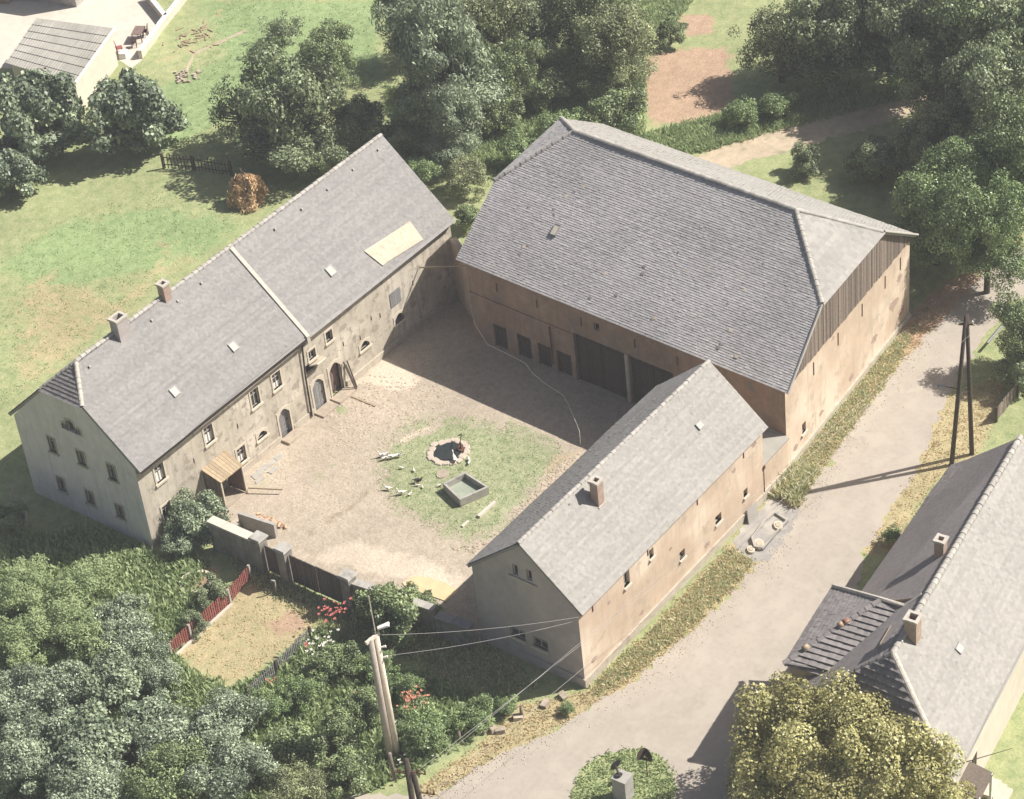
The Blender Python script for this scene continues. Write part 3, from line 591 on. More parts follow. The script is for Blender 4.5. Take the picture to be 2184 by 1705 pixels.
mb = MB(); wall_n(mb, c1, c2-c1, 1 if nrm.y < 0 else -1, [(0,-.5),(Lg,-.5),(Lg,5.8),(0,5.8)], [(1.95,2.4,1.15,1.85)], .25); part(mb, 'roadside_wall', M['gablewall'], Bn)
mb = MB(); wall_n(mb, c2, c3-c2, 1, [(0,-.5),((c3-c2).length,-.5),((c3-c2).length,BE),(0,BE)], []); Lw = (c0-c3).length
wall_n(mb, c3, c0-c3, 1, [(0,-.5),(Lw,-.5),(Lw,BE),(Lw/2+kb*.95,Bh),(Lw/2-kb*.95,Bh),(0,BE)], []); part(mb, 'rear_wall', M['barnwall'], Bn)
if gb.n.y > 0: gb.n = -gb.n
# boarded gable: every board a part
nb = 76; bw = Lg/nb
gm_ = MB(); gm_.poly([gb.P(.15,5.78,-.05),gb.P(Lg-.15,5.78,-.05),gb.P(Lg/2+kb*.95,Bh-.05,-.05),gb.P(Lg/2-kb*.95,Bh-.05,-.05)]); part(gm_, 'gable_backing', M['dark'], Bn)
for i in range(nb):
    a0, a1 = i*bw+.012, (i+1)*bw-.012
    def top(a): return min(Bh-.06, BE-.12+(Bh-BE)*min(a, Lg-a)/(BM-kb*.98))
    z0 = 5.72+random.gauss(0,.03); za, zb = top(a0), top(a1)
    if max(za, zb) < z0+.12: continue
    d = .035+random.random()*.03; mb = MB(); P = gb.P
    za, zb = max(za,z0+.05), max(zb,z0+.05)
    vs = [P(a0,z0,d),P(a1,z0,d),P(a1,z0,.0),P(a0,z0,.0),P(a0,za,d),P(a1,zb,d),P(a1,zb,.0),P(a0,za,.0)]; mb.hexa(vs, random.random()); part(mb, 'gable_board', M['wood_grey'], Bn)
e0, e1 = -.30, BL+.28
NS = [Bp(-.4,e0,BE-.08),Bp(-.4,e1,BE-.08),Bp(BM-kb,BL+.1,Bh),Bp(BM,BL-BI,BR),Bp(BM,BI,BR),Bp(BM-kb,-.1,Bh)]
FS = [Bp(BW+.4,-.1,BE-.08),Bp(BM+kb,-.1,Bh),Bp(BM,BI,BR),Bp(BM,BL-BI,BR),Bp(BM+kb,BL+.1,Bh),Bp(BW+.4,BL+.15,BE-.08)]
HRt = [Bp(BM-kb-.06,BL+.2,Bh-.06),Bp(BM+kb+.06,BL+.2,Bh-.06),Bp(BM,BL-BI,BR)]
HLt = [Bp(BM-kb-.06,-.2,Bh-.06),Bp(BM,BI,BR),Bp(BM+kb+.06,-.2,Bh-.06)]
roof_plane(Bn, NS, M['tile_barn'], .22, .148, FLAT, .031, jit=.0035); roof_plane(Bn, FS, M['tile_light'], .24, .25, FLAT, .02)
roof_plane(Bn, HRt, M['tile_light'], .26, .32, FLAT, .03, 'half_hip'); roof_plane(Bn, HLt, M['tile_barn'], .26, .32, FLAT, .03, 'half_hip')
ridge_tiles(Bn, Bp(BM,BI,BR+.06), Bp(BM,BL-BI,BR+.06), M['ridge'], .15, .40)
for a_, b_ in ((Bp(BM,BL-BI,BR+.05),Bp(BM-kb,BL+.1,Bh+.03)), (Bp(BM,BL-BI,BR+.05),Bp(BM+kb,BL+.1,Bh+.03)), (Bp(BM,BI,BR+.05),Bp(BM-kb,-.1,Bh+.03)), (Bp(BM,BI,BR+.05),Bp(BM+kb,-.1,Bh+.03))): ridge_tiles(Bn, b_, a_, M['ridge'], .13, .38, 'hip_tile')
for a_, b_ in ((Bp(-.45,e1+.04,BE-.08),Bp(BM-kb-.1,BL+.16,Bh)), (Bp(BW+.45,BL+.2,BE-.08),Bp(BM+kb+.1,BL+.16,Bh))):
    mb = MB(); mb.tube([V(a_)+V((0,0,.02)),V(b_)+V((0,0,.02))], .075, 6); part(mb, 'verge_board', M['ridge'], Bn)
skylight(Bn, (27.75,-8.94,8.18), NS, .45, .75)
o_, u_, v_, n_ = frame_of(NS)
for k in range(60):
    rr_ = random.Random(k+900); q = V(Bp(rr_.uniform(.3,BM-.8), rr_.uniform(3,BL-3.5), 0)); q.z = BE-.08+(BR-BE)*((q-V(Bp(-.4,0,0))).dot(V((math.cos(BA),math.sin(BA),0))))/(BM+.4)
    mb = MB(); mb.box(q+n_*.085, (.16,.22,.03), math.atan2(u_.y,u_.x)+1.57+rr_.gauss(0,.25), (0,R(-35)*1)); part(mb, 'slipped_tile', M['tile_dark'] if k % 3 else M['tile_new'], Bn)
for i, h in enumerate(BH):
    a0, a1, z0, z1 = h
    if i < 4: door(Bn, near, a0, a1, z0, z1, M['wood_dark'], 0, planks=4, depth=.16, surr=False, name='stable_door')
    elif i in (4,5):
        for k in range(2):
            d0, d1 = a0+(a1-a0)*k/2+.02, a0+(a1-a0)*(k+1)/2-.02; door(Bn, near, d0, d1, z0, z1, M['wood_dark'], 0, planks=8, depth=.22, surr=False, name='barn_door')
    else: window(Bn, near, *h, bars=False, glass='dark', surr=False, sill=False)
mb = MB(); near.slab(mb, 0, 8.1, 3.40, 3.52, .002, .07); part(mb, 'string_course', M['barnwall'], Bn)
mb = MB(); near.slab(mb, 12.05, 12.3, 0, 3.62, -.1, .06); part(mb, 'door_post', M['concrete'], Bn)
for a_ in (2.35,5.5,8.9,12.9,16.0,19.0):
    mb = MB(); near.slab(mb, a_-.03, a_+.03, 4.4, 5.0, .003, .05); part(mb, 'wall_anchor', M['rust'], Bn)
for a_ in (3.5,6.62,9.78,12.89,15.0):
    mb = MB(); gb.slab(mb, a_-.03, a_+.03, 4.4, 5.3, .003, .04); part(mb, 'wall_anchor', M['rust'], Bn)
window(Bn, gb, 1.95, 2.4, 1.15, 1.85, bars=False, glass='dark', surr=False)
mb = MB(); gb.slab(mb, .0, Lg, -.5, .35, .002, .14); part(mb, 'plinth', M['plinth'], Bn)
mb = MB(); mb.tube([near.P(6.4,3.4,.12),near.P(6.4,.6,.12)], .05); part(mb, 'downpipe', M['rust'], Bn)

# ------------------------------------------------------------------ stable building by the road
SA, SO = -.0036, Vector((3.58,-27.488,0))
SL, SW, SE, SR_ = 17.45, 6.81, 5.30, 8.41
def Sp(u, v, z): return (SO.x+u*math.cos(SA)-v*math.sin(SA), SO.y+u*math.sin(SA)+v*math.cos(SA), z)
St = empty('stable', Sp(SL/2, SW/2, 0), 'narrow gabled stable with grey tiled roof and peach wall along the road', 'stable')
ux = V(Sp(1,0,0))-V(Sp(0,0,0)); uy = V(Sp(0,1,0))-V(Sp(0,0,0))
rf, gf = Face(SO, ux), Face(Sp(0,SW,0), -uy)
SH = [(3.98,4.5,3.8,4.75),(6.33,6.72,4.0,4.6),(9.0,9.5,1.85,2.4),(12.5,13.1,1.75,2.3),(15.35,15.75,1.62,2.12)]
SG = [(SW-4.02,SW-3.68,6.05,6.75),(SW-3.12,SW-2.78,6.08,6.78),(SW-4.72,SW-3.72,1.42,2.1),(SW-3.22,SW-2.25,1.42,2.1)]
mb = MB(); wall(mb, SO, ux, [(0,-.3),(SL,-.3),(SL,SE),(0,SE)], SH, .28); part(mb, 'roadside_wall', M['gablewall'], St)
mb = MB(); wall(mb, Sp(0,SW,0), -uy, [(0,-.3),(SW,-.3),(SW,SE),(SW/2,SR_-.08),(0,SE)], SG, .2); part(mb, 'gable_wall', M['greywall'], St)
mb = MB(); wall(mb, Sp(SL,SW,0), -ux, [(0,-.3),(SL,-.3),(SL,SE),(0,SE)]); wall(mb, Sp(SL,0,0), uy, [(0,-.3),(SW,-.3),(SW,SE),(SW/2,SR_-.08),(0,SE)]); part(mb, 'rear_wall', M['plaster'], St)
sR = [Sp(-.06,-.28,SE-.06),Sp(SL+.1,-.28,SE-.06),Sp(SL+.1,SW/2,SR_),Sp(-.06,SW/2,SR_)]; sL = [Sp(-.06,SW+.28,SE-.06),Sp(-.06,SW/2,SR_),Sp(SL+.1,SW/2,SR_),Sp(SL+.1,SW+.28,SE-.06)]
roof_plane(St, sR, M['tile_light'], .19, .16, FLAT, .02); roof_plane(St, sL, M['tile_grey'], .19, .16, FLAT, .02)
ridge_tiles(St, Sp(-.05,SW/2,SR_+.05), Sp(SL+.08,SW/2,SR_+.05), M['ridge'], .10, .36)
sc_ = V((9.06,-25.17,7.49)); chimney(St, (sc_.x,sc_.y+.1), .5, .5, sc_.z-.25, 8.95, M['stack'])
skylight(St, (17.55,-25.77,7.01), sR, .5, .4)
for i, h in enumerate(SH): window(St, rf, *h, bars=i == 0, glass='dark', surr=False, sill=True, w_=.05, depth=.22)
for i, h in enumerate(SG): window(St, gf, *h, bars=i > 1, glass='dark' if i < 2 else 'glass', surr=False, sill=i > 1, w_=.05, arch=0)
mb = MB(); gf.slab(mb, SW-4.3, SW-2.5, 5.83, 5.95, .003, .10); part(mb, 'ledge', M['plinth'], St)
mb = MB(); rf.slab(mb, -.08, SL, -.3, .55, .002, .10); part(mb, 'plinth', M['plinth'], St)
mb = MB(); gf.slab(mb, 0, SW, -.3, .60, .002, .08); part(mb, 'gable_plinth', M['greywall'], St)
for a_ in (1.2,6.2,10.9,15.5):
    mb = MB(); rf.slab(mb, a_-.025, a_+.025, 4.4, 4.9, .003, .04); part(mb, 'wall_anchor', M['rust'], St)
for k in range(26):
    u_ = random.uniform(.5, SL-.5); s_ = random.random() < .35; v_ = random.uniform(.3, SW/2-.2); mb = MB(); zz = SE+(SR_-SE)*(v_/(SW/2))
    mb.box(Sp(u_, SW-v_ if s_ else v_, zz+.06), (.13,.10,.05), random.random(), (R(-42 if not s_ else 42),0)); part(mb, 'slipped_tile', M['tile_dark'], St)
plaster_loss(St, rf, [(.9,1.2,.25),(5.3,1.0,.22),(8.2,3.3,.18),(11.6,1.0,.30),(14.5,4.2,.22),(16.6,4.6,.25),(2.6,3.9,.16)], 'stack', 5); plaster_loss(Bn, gb, [(1.1,.8,.3),(4.4,1.0,.26),(8.3,.9,.35),(11.4,1.6,.4),(14.2,2.4,.6),(15.2,1.2,.5),(14.9,3.9,.35),(6.0,5.3,.2)], 'stack', 6)
# low link between stable and barn
mb = MB(); mb.prism([(21.1,-27.42),(23.85,-27.40),(24.1,-24.4),(21.1,-24.4)], -.3, 2.35); lk = single(mb, 'link_shed', M['gablewall'], 'low peach wall with a flat grey roof between stable and barn', 'shed', loc=(22.5,-26,0))
mb = MB(); mb.hexa([(21.06,-27.55,2.353),(23.86,-27.5,2.353),(24.1,-24.3,2.36),(21.06,-24.3,2.36),(21.06,-27.55,2.45),(23.86,-27.5,2.45),(24.1,-24.3,2.9),(21.06,-24.3,2.9)]); part(mb, 'flat_roof', M['sheet'], lk)
mb = MB(); mb.prism([(21.08,-27.55),(23.9,-27.53),(23.9,-27.43),(21.08,-27.43)], -.3, .5); part(mb, 'plinth', M['plinth'], lk)
mb = MB(); mb.tube([(21.02,-27.55,2.3),(21.02,-27.56,.5)], .035); mb.box((21.02,-27.56,2.35),(.14,.16,.2)); part(mb, 'drain_pipe', M['rust'], lk)

# ------------------------------------------------------------------ neighbouring house
def Ly(x): return -37.46+(x-23.96)*.0851
def Ry(x): return -48.02+(x-9.24)*.1337
def My(x): return -41.59+(x-24.43)*.1318
NZ, NE = 8.0, 4.2; nx0, nx1, na = 3.95, 24.2, 6.68
Nh = empty('neighbour_house', (14,-43,0), 'neighbouring house with pale sunlit roof slope, hipped end and small roadside wing', 'house')
NL_ = [(nx1,Ly(nx1),NE),(nx1,My(nx1),NZ),(na,My(na),NZ),(nx0,Ly(nx0),NE)]
NR_ = [(nx0,Ry(nx0),NE),(na,My(na),NZ),(nx1,My(nx1),NZ),(nx1,Ry(nx1),NE)]
NH_ = [(nx0,Ly(nx0),NE),(na,My(na),NZ),(nx0,Ry(nx0),NE)]
i_ = .35
fp = [(nx0+i_,Ry(nx0)+i_),(nx1-.1,Ry(nx1)+i_),(nx1-.1,Ly(nx1)-i_),(nx0+i_,Ly(nx0)-i_)]
nside = Face((fp[0][0],fp[0][1],0), V((fp[1][0]-fp[0][0],fp[1][1]-fp[0][1],0)))
mb = MB()
for k in range(4):
    a_, b_ = fp[k], fp[(k+1)%4]; L_ = math.hypot(b_[0]-a_[0], b_[1]-a_[1]); out = [(0,-.3),(L_,-.3),(L_,NE+.15),(0,NE+.15)]
    if k == 1: out = [(0,-.3),(L_,-.3),(L_,NE+.1),(L_/2,NZ-.15),(0,NE+.1)]
    wall(mb, (*a_,0), (b_[0]-a_[0],b_[1]-a_[1],0), out, [(2.6,3.6,1.0,2.5)] if k == 0 else [])
part(mb, 'wall', M['terrace'], Nh)
window(Nh, nside, 2.6, 3.6, 1.0, 2.5)
roof_plane(Nh, NL_, M['tile_dark'], .22, .30); roof_plane(Nh, NR_, M['tile_light'], .22, .18, FLAT, .02)  # dark tile on the shaded slope, pale on the sunlit: light in colour
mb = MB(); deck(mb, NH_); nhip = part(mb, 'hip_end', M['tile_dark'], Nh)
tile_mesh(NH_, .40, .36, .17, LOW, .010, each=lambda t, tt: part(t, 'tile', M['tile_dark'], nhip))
ridge_tiles(Nh, (na,My(na),NZ+.05), (nx1,My(nx1),NZ+.05), M['ridge'], .13, .40)
ridge_tiles(Nh, (nx0,Ly(nx0),NE+.05), (na,My(na),NZ+.05), M['tile_dark'], .14, .42, 'hip_tile'); ridge_tiles(Nh, (nx0,Ry(nx0),NE+.05), (na,My(na),NZ+.05), M['mortar'], .14, .40, 'hip_tile')
A_, B_, V_, T_, M_ = (11.74,-37.56,5.2), (5.81,-38.33,5.2), (6.15,-40.75,5.2), (10.42,-41.06,7.0), (10.55,-42.35,7.0)
wfp = [(6.15,-38.55),(11.65,-37.85),(11.3,-42),(6.4,-42)]
mb = MB(); mb.prism([wfp[1],wfp[0],wfp[3],wfp[2]], -.3, 5.05); part(mb, 'wing_wall', M['plaster'], Nh)
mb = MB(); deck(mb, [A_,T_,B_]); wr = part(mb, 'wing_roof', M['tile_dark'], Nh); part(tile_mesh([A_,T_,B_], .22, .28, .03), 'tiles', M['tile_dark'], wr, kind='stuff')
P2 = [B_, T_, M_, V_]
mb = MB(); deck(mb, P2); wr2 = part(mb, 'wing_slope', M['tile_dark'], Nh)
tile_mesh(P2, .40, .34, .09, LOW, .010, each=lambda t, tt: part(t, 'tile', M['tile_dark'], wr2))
mb = MB(); mb.hexa([(6.1,-40.8,5.1),(10.5,-42.4,6.9),(11.2,-43.2,6.9),(6.6,-41.6,5.0),(6.1,-40.8,5.22),(10.5,-42.4,7.02),(11.2,-43.2,7.3),(6.6,-41.6,5.35)]); part(mb, 'valley_tiles', M['tile_dark'], Nh)
ridge_tiles(Nh, V(B_)+V((0,0,.05)), V(T_)+V((0,0,.05)), M['tile_dark'], .14, .40, 'hip_tile')
for k, t in ((0,.62),(1,.57),(2,.2)):
    mb = MB(); q = V(B_).lerp(V(T_), t)+V((0,0,.16)); mb.tube([q, q+(V(T_)-V(B_)).normalized()*.33], [.16,.14], 8); part(mb, 'replaced_tile', (M['brick'], M['orange'], M['wood_light'])[k], Nh, True)
mb = MB(); mb.tube([V(A_)+V((.1,0,.1)),V(T_)+V((.1,0,.1)),V(M_)+V((.1,0,.14)),V((11.2,-43.0,7.75))], .12, 6); part(mb, 'coping', M['mortar'], Nh)
mb = MB(); mb.add([(11.85,-37.56,4.9),(10.55,-41.06,6.9),(11.2,-43.0,7.6),(12.2,-43.0,6.0),(11.85,-38.2,4.1)], ((0,1,2,3,4),(4,3,2,1,0))); part(mb, 'wing_gable', M['plaster'], Nh)
n1, n2 = V((14.60,-42.16,7.17)), V((8.41,-44.19,7.58))
chimney(Nh, (n1.x,n1.y), .5, .5, n1.z-.4, 8.35, M['stack'], .1); chimney(Nh, (n2.x,n2.y+.15), .62, .62, n2.z-.4, 8.95, M['stack'], .1)
for a_, b_ in (((1600,95),(1610,165)), ((1340,620),(1250,750))):
    q0, q1 = V((15.98,-41.01,6.38)), V((14.75,-41.60,6.75))
    if a_[0] == 1340: q0, q1 = V((8.87,-42.51,7.07)), V((7.33,-42.75,7.14))
    mb = MB(); d = (q1-q0).normalized(); s_ = Vector((1,.1,0))*.16; up = Vector((0,0,.12)); mb.hexa([q0-s_+up*.8,q0+s_+up*.8,q1+s_+up*.8,q1-s_+up*.8,q0-s_+up*1.6,q0+s_+up*1.6,q1+s_+up*1.6,q1-s_+up*1.6]); part(mb, 'sweep_plank', M['wood_light'], Nh)
skylight(Nh, (10.22,-45.57,6.19), NR_, .55, .4)
q = V((9.62,-39.60,6.10)); 
mb = MB(); mb.box(q, (.5,.3,.08), .6, (R(-25),0)); part(mb, 'roof_hatch', M['trim'], Nh)
mb = MB(); mb.hexa([nside.P(1.0,0,.1),nside.P(2.3,0,.1),nside.P(2.3,0,.02),nside.P(1.0,0,.02),nside.P(1.0,2.2,.1),nside.P(2.3,2.2,.1),nside.P(2.3,2.2,.02),nside.P(1.0,2.2,.02)]); part(mb, 'cellar_door', M['door_brown'], Nh)
mb = MB(); mb.box(nside.P(1.7,2.5,.6), (1.9,1.3,.08), .13, (R(14),0)); part(mb, 'porch_roof', M['wood_grey'], Nh)
for a_ in (.85,2.55):
    mb = MB(); mb.box(nside.P(a_,1.2,1.15), (.12,.12,2.4), .13); part(mb, 'porch_post', M['white'], Nh)
for k in range(3):
    mb = MB(); mb.box(nside.P(3.4,.1+.17*k,1.5-.3*k), (1.2,.6,.18), .13); part(mb, 'step', M['trim'], Nh)

# ------------------------------------------------------------------ yard wall and gate
wa = V((1.80,-3.30,0)); wb = V((2.05,-21.6,0)); YW = 2.25
def wpt(y): return 1.80+(-3.3-y)*.0135+max(0,-12.5-y)*.10
def wall_run(name, y0, y1, h, label, th=.36, cop=.10, mat='wallgrey', copmat='concrete', cw=.5):
    mb = MB(); x0, x1 = wpt(y0), wpt(y1); mb.prism([(x0-th/2,y0),(x1-th/2,y1),(x1+th/2,y1),(x0+th/2,y0)], -.2, h)
    o = single(mb, name, M[mat], label, 'wall', loc=((x0+x1)/2,(y0+y1)/2,0)); k = max(1, round(abs(y1-y0)/1.1))
    for i in range(k):
        ya, yb = y0+(y1-y0)*i/k-.01, y0+(y1-y0)*(i+1)/k+.01; xa, xb = wpt(ya), wpt(yb); c = MB()
        c.prism([(xa-cw/2,ya),(xb-cw/2,yb),(xb+cw/2,yb),(xa+cw/2,ya)], h+.003, h+cop+random.random()*.015); part(c, 'coping_slab', M[copmat], o)
    return o
wall_run('yard_wall', -3.15, -6.35, 2.12, 'rendered yard wall with broad bright coping beside the porch', .42, .10, 'wallgrey', 'terrace', .58)
wall_run('yard_wall', -13.45, -18.5, 2.0, 'rendered yard wall with grey coping overgrown by a climbing shrub', .36)
wall_run('yard_wall', -18.6, -20.75, 1.55, 'low dark-coped stub of yard wall meeting the stable gable', .40, .12, 'wallgrey', 'tile_dark', .62)
def pier(y, label):
    x = wpt(y); o = empty('gate_pier', (x,y,0), label, 'gate pier', 'piers of the yard gate')
    mb = MB(); mb.box((x,y,1.12), (.62,.62,2.5)); part(mb, 'shaft', M['wallgrey'], o)
    mb = MB(); mb.hexa([(x-.42,y-.42,2.372),(x+.42,y-.42,2.372),(x+.42,y+.42,2.372),(x-.42,y+.42,2.372),(x-.36,y-.36,2.50),(x+.36,y-.36,2.50),(x+.36,y+.36,2.50),(x-.36,y+.36,2.50)]); part(mb, 'cap', M['concrete'], o)
pier(-6.75, 'square grey gate pier at the end of the bright-coped wall'); pier(-8.55, 'square grey gate pier between wicket gate and wide yard gate'); pier(-13.05, 'square grey gate pier beside the overgrown wall')
def gate(y0, y1, h, leaves, label, name):
    x = wpt((y0+y1)/2); o = empty(name, (x,(y0+y1)/2,0), label, 'gate'); L_ = abs(y1-y0)/leaves
    for k in range(leaves):
        a_ = y0-L_*k-.01; n_ = round((L_-.02)/.16); st = (L_-.02)/n_
        for i in range(n_): mb = MB(); mb.box((wpt(a_),a_-st*(i+.5),h/2+.06), (.05,st-.012,h-.1+random.random()*.04)); part(mb, 'gate_board', M['gatewood'], o)
        for zz in (.45,h-.45): mb = MB(); mb.box((wpt(a_)+.06,a_-L_/2,zz), (.06,L_-.12,.14)); part(mb, 'gate_rail', M['gatewood'], o)
gate(-7.10, -8.20, 1.95, 1, 'narrow boarded wicket gate between two grey piers', 'wicket_gate'); gate(-8.90, -12.70, 2.05, 2, 'wide double-leaf boarded yard gate', 'yard_gate')

# ------------------------------------------------------------------ porch and bin by the house
po = empty('porch', (5.5,-.75,0), 'small lean-to porch with plank roof against the farmhouse front', 'porch')
pr_ = [(4.55,-.02,2.42),(6.62,-.02,2.45),(6.42,-1.5,2.06),(4.5,-1.5,2.10)]
for i in range(9):
    t0, t1 = i/9+.004, (i+1)/9-.004; L2 = lambda a, b, t: V(a).lerp(V(b), t); q = [L2(pr_[0],pr_[1],t0),L2(pr_[0],pr_[1],t1),L2(pr_[3],pr_[2],t1),L2(pr_[3],pr_[2],t0)]
    mb = MB(); up = V((0,0,.045+random.random()*.015)); mb.hexa([q[3],q[2],q[1],q[0],q[3]+up,q[2]+up,q[1]+up,q[0]+up]); part(mb, 'roof_board', M['wood_light'], po)
for i in range(8):
    y_ = -.12-i*.165; mb = MB(); mb.box((4.6,y_,1.1), (.04,.155,2.16-.025*i)); part(mb, 'side_board', M['wood_grey'], po)
for i in range(8):
    y_ = -.12-i*.165; mb = MB(); mb.box((6.32,y_,1.1), (.04,.155,2.14-.025*i)); part(mb, 'side_board', M['door_brown'], po)
for x_ in (4.58,6.34): mb = MB(); mb.box((x_,-1.42,1.02), (.09,.09,2.04)); part(mb, 'post', M['trim'], po)
mb = MB(); mb.box((5.45,-.9,.06), (1.6,1.0,.12)); part(mb, 'step', M['stone'], po)
bn = empty('rubble_bin', (3.6,-4.6,0), 'low curved concrete bin of orange rubble behind the bright-coped wall', 'bin')
mb = MB()
ring = [(3.35+1.25*math.cos(R(t)), -4.35+1.25*math.sin(R(t))) for t in range(70, 271, 20)]
for k in range(len(ring)-1):
    a_, b_ = ring[k], ring[k+1]; s0 = [3.35+(a_[0]-3.35)*.86, -4.35+(a_[1]+4.35)*.86]; s1 = [3.35+(b_[0]-3.35)*.86, -4.35+(b_[1]+4.35)*.86]
    mb.prism([a_, b_, tuple(s1), tuple(s0)], -.1, .55)
mb.box((4.15,-4.3,.45), (.22,2.5,1.1), .12); part(mb, 'bin_wall', M['concrete'], bn)
mb = MB(); r_ = random.Random(4)
for k in range(70):
    t = r_.random(); mb.box((4.4+t*.8+r_.gauss(0,.08), -4.35+r_.gauss(0,.42), .08+.75*(1-t)*r_.random()), (.26,.14,.12), r_.random()*3, (r_.gauss(0,.4),r_.gauss(0,.4)))
part(mb, 'rubble', M['orange'], bn, kind='stuff')
mb = MB(); mb.add([(4.3,-5.1,0),(5.2,-5.0,0),(5.3,-3.7,0),(4.3,-3.5,0),(4.35,-4.8,.6),(4.4,-3.8,.65),(4.8,-4.3,.3)], ((0,1,6,4),(1,2,6),(2,3,5,6),(4,6,5),(3,0,4,5))); part(mb, 'rubble_core', M['orange'], bn)
mb = MB(); mb.tube([(6.45,-1.5,.35),(7.4,-3.3,.30)], .05, 6); single(mb, 'clothes_pole', M['wood_light'], 'pale pole lying aslant in front of the porch', 'pole', loc=(6.9,-2.4,.2))

# ------------------------------------------------------------------ pond, basin, slabs
pc = V((15.28,-9.29,0.00)); rng_s = random.Random(11)
pond = empty('pond', pc, 'round dark pond ringed with pale stones in the yard grass', 'pond')
for k in range(17):
    a_ = 2*math.pi*k/17; rr = 1.02+rng_s.gauss(0,.05); L_ = .62+rng_s.random()*.10; c = (pc.x+rr*math.cos(a_)*1.08, pc.y+rr*math.sin(a_), .06); mb = MB(); hx, hy = L_*.62, .17+rng_s.random()*.05
    pts = [(c[0]+math.cos(a_+math.pi/2)*sx*hx*.5*q+math.cos(a_)*sy*hy, c[1]+math.sin(a_+math.pi/2)*sx*hx*.5*q+math.sin(a_)*sy*hy) for sx, sy, q in ((1,-1,.85),(1.15,.1,1),(.9,1,1),(-.9,1,1),(-1.15,0,1),(-1,-1,.85))]
    n_ = len(pts); hgt = .06+rng_s.random()*.03; ins = [(c[0]+(x-c[0])*.8, c[1]+(y-c[1])*.8) for x, y in pts]
    mb.add([(x,y,-.15) for x,y in pts]+[(x,y,hgt*.6) for x,y in pts]+[(x,y,hgt) for x,y in ins], [(i,(i+1)%n_,n_+(i+1)%n_,n_+i) for i in range(n_)]+[(n_+i,n_+(i+1)%n_,2*n_+(i+1)%n_,2*n_+i) for i in range(n_)]+[tuple(range(2*n_,3*n_))])
    o = part(mb, 'stone', M['rimstone'], pond)
mb = MB(); mb.poly([(pc.x+.95*math.cos(t)*1.08, pc.y+.95*math.sin(t), .025) for t in [2*math.pi*k/28 for k in range(28)]]); part(mb, 'water', M['water'], pond)
pp_ = V((15.82,-9.82,0.00)); 
hp = empty('hand_pump', (pp_.x,pp_.y,0), 'dark bent iron hand pump leaning over the pond edge', 'pump')
mb = MB(); mb.tube([(pp_.x,pp_.y,0),(pp_.x,pp_.y,.55)], [.09,.07]); mb.box((pp_.x,pp_.y,.06), (.4,.4,.12)); part(mb, 'body', M['rust'], hp)
mb = MB(); mb.tube([(pp_.x,pp_.y,.5),(pp_.x+.25,pp_.y+.1,.75),(pp_.x+.55,pp_.y+.3,.7),(pp_.x+.5,pp_.y+.5,.5)], .03, 6); part(mb, 'handle', M['wood_dark'], hp)
mb = MB(); mb.tube([(pp_.x,pp_.y,.4),(pp_.x-.25,pp_.y-.05,.38),(pp_.x-.3,pp_.y-.05,.25)], .035, 6); part(mb, 'spout', M['rust'], hp)
# rectangular basin
b0, b1, b2, b3 = [V(q) for q in ((12.35,-11.25,0.55), (11.69,-13.01,0.55), (13.43,-13.74,0.55), (13.84,-11.72,0.55))]
ba = empty('water_basin', (b0+b2)/2-V((0,0,.55)), 'rectangular concrete water trough with greenish water on the yard grass', 'trough')
cxy = (b0+b1+b2+b3)/4
def shr(q, t): return q+(cxy-q).normalized()*t
for i in range(4):
    a_, b_ = (b0,b1,b2,b3)[i], (b0,b1,b2,b3)[(i+1)%4]; d = (b_-a_).normalized(); ci = [a_-d*0, b_, shr(b_,.19), shr(a_,.19)]
    mb = MB(); pts = [(q.x,q.y) for q in ci]
    if sum(pts[k][0]*pts[(k+1)%4][1]-pts[(k+1)%4][0]*pts[k][1] for k in range(4)) < 0: pts = pts[::-1]
    mb.prism(pts, -.1, .55+.004*i); part(mb, 'basin_wall', M['concrete'], ba)
mb = MB(); mb.poly([(q.x,q.y,.18) for q in [shr(k,.2) for k in (b0,b1,b2,b3)]]); part(mb, 'water', M['basinwater'], ba)
def slab(name, poly, z, label, cat, mat='stone', group=None, th=.06, tint=None):
    if sum(poly[k][0]*poly[(k+1)%len(poly)][1]-poly[(k+1)%len(poly)][0]*poly[k][1] for k in range(len(poly))) < 0: poly = poly[::-1]
    mb = MB(); mb.prism(poly, z-.05, z+th); return single(mb, name, M[mat], label, 'slab' if cat is None else cat, group, loc=(poly[0][0],poly[0][1],0))
slab('cover_slab', blob((13.49,-10.28,0.00), .42, .34), 0, 'round pale stone lying between pond and trough', 'stone')
for q in ((1840,770),(1760,850),(1660,920),(1770,935),(1570,1000),(1600,1060)):
    pass
for c in ((9.76,-0.81,0.00), (9.13,-0.87,0.00), (8.51,-0.79,0.00), (8.70,-1.35,0.00), (7.83,-0.84,0.00), (7.54,-1.29,0.00)):
    rr = .19+rng_s.random()*.08; slab('paving_slab', [(c[0]+dx*rr*1.4+rng_s.gauss(0,.04), c[1]+dy*rr*.8+rng_s.gauss(0,.04)) for dx,dy in ((-1,-1),(1,-1),(1.1,1),(-.9,1))], .006, 'flat grey paving slab laid along the foot of the farmhouse', 'slab', 'concrete', 'paving slabs by the house wall', .03+.012*rng_s.random())
def beam(name, a, b, w_, h_, mat, label, cat, group=None):
    a, b = V(a), V(b); d = b-a; mb = MB(); rz = math.atan2(d.y,d.x); mb.box((a+b)/2+V((0,0,h_/2)), (d.length,w_,h_), rz); return single(mb, name, M[mat], label, cat, group)
beam('log', (11.47,-14.45,0.00), (12.97,-14.49,0.00), .20, .16, 'terrace', 'long pale beam lying in the yard beside the stable roof', 'beam')
beam('log', (10.34,-14.14,0.00), (10.91,-14.17,0.00), .14, .10, 'terrace', 'short pale beam lying near the long beam', 'beam')
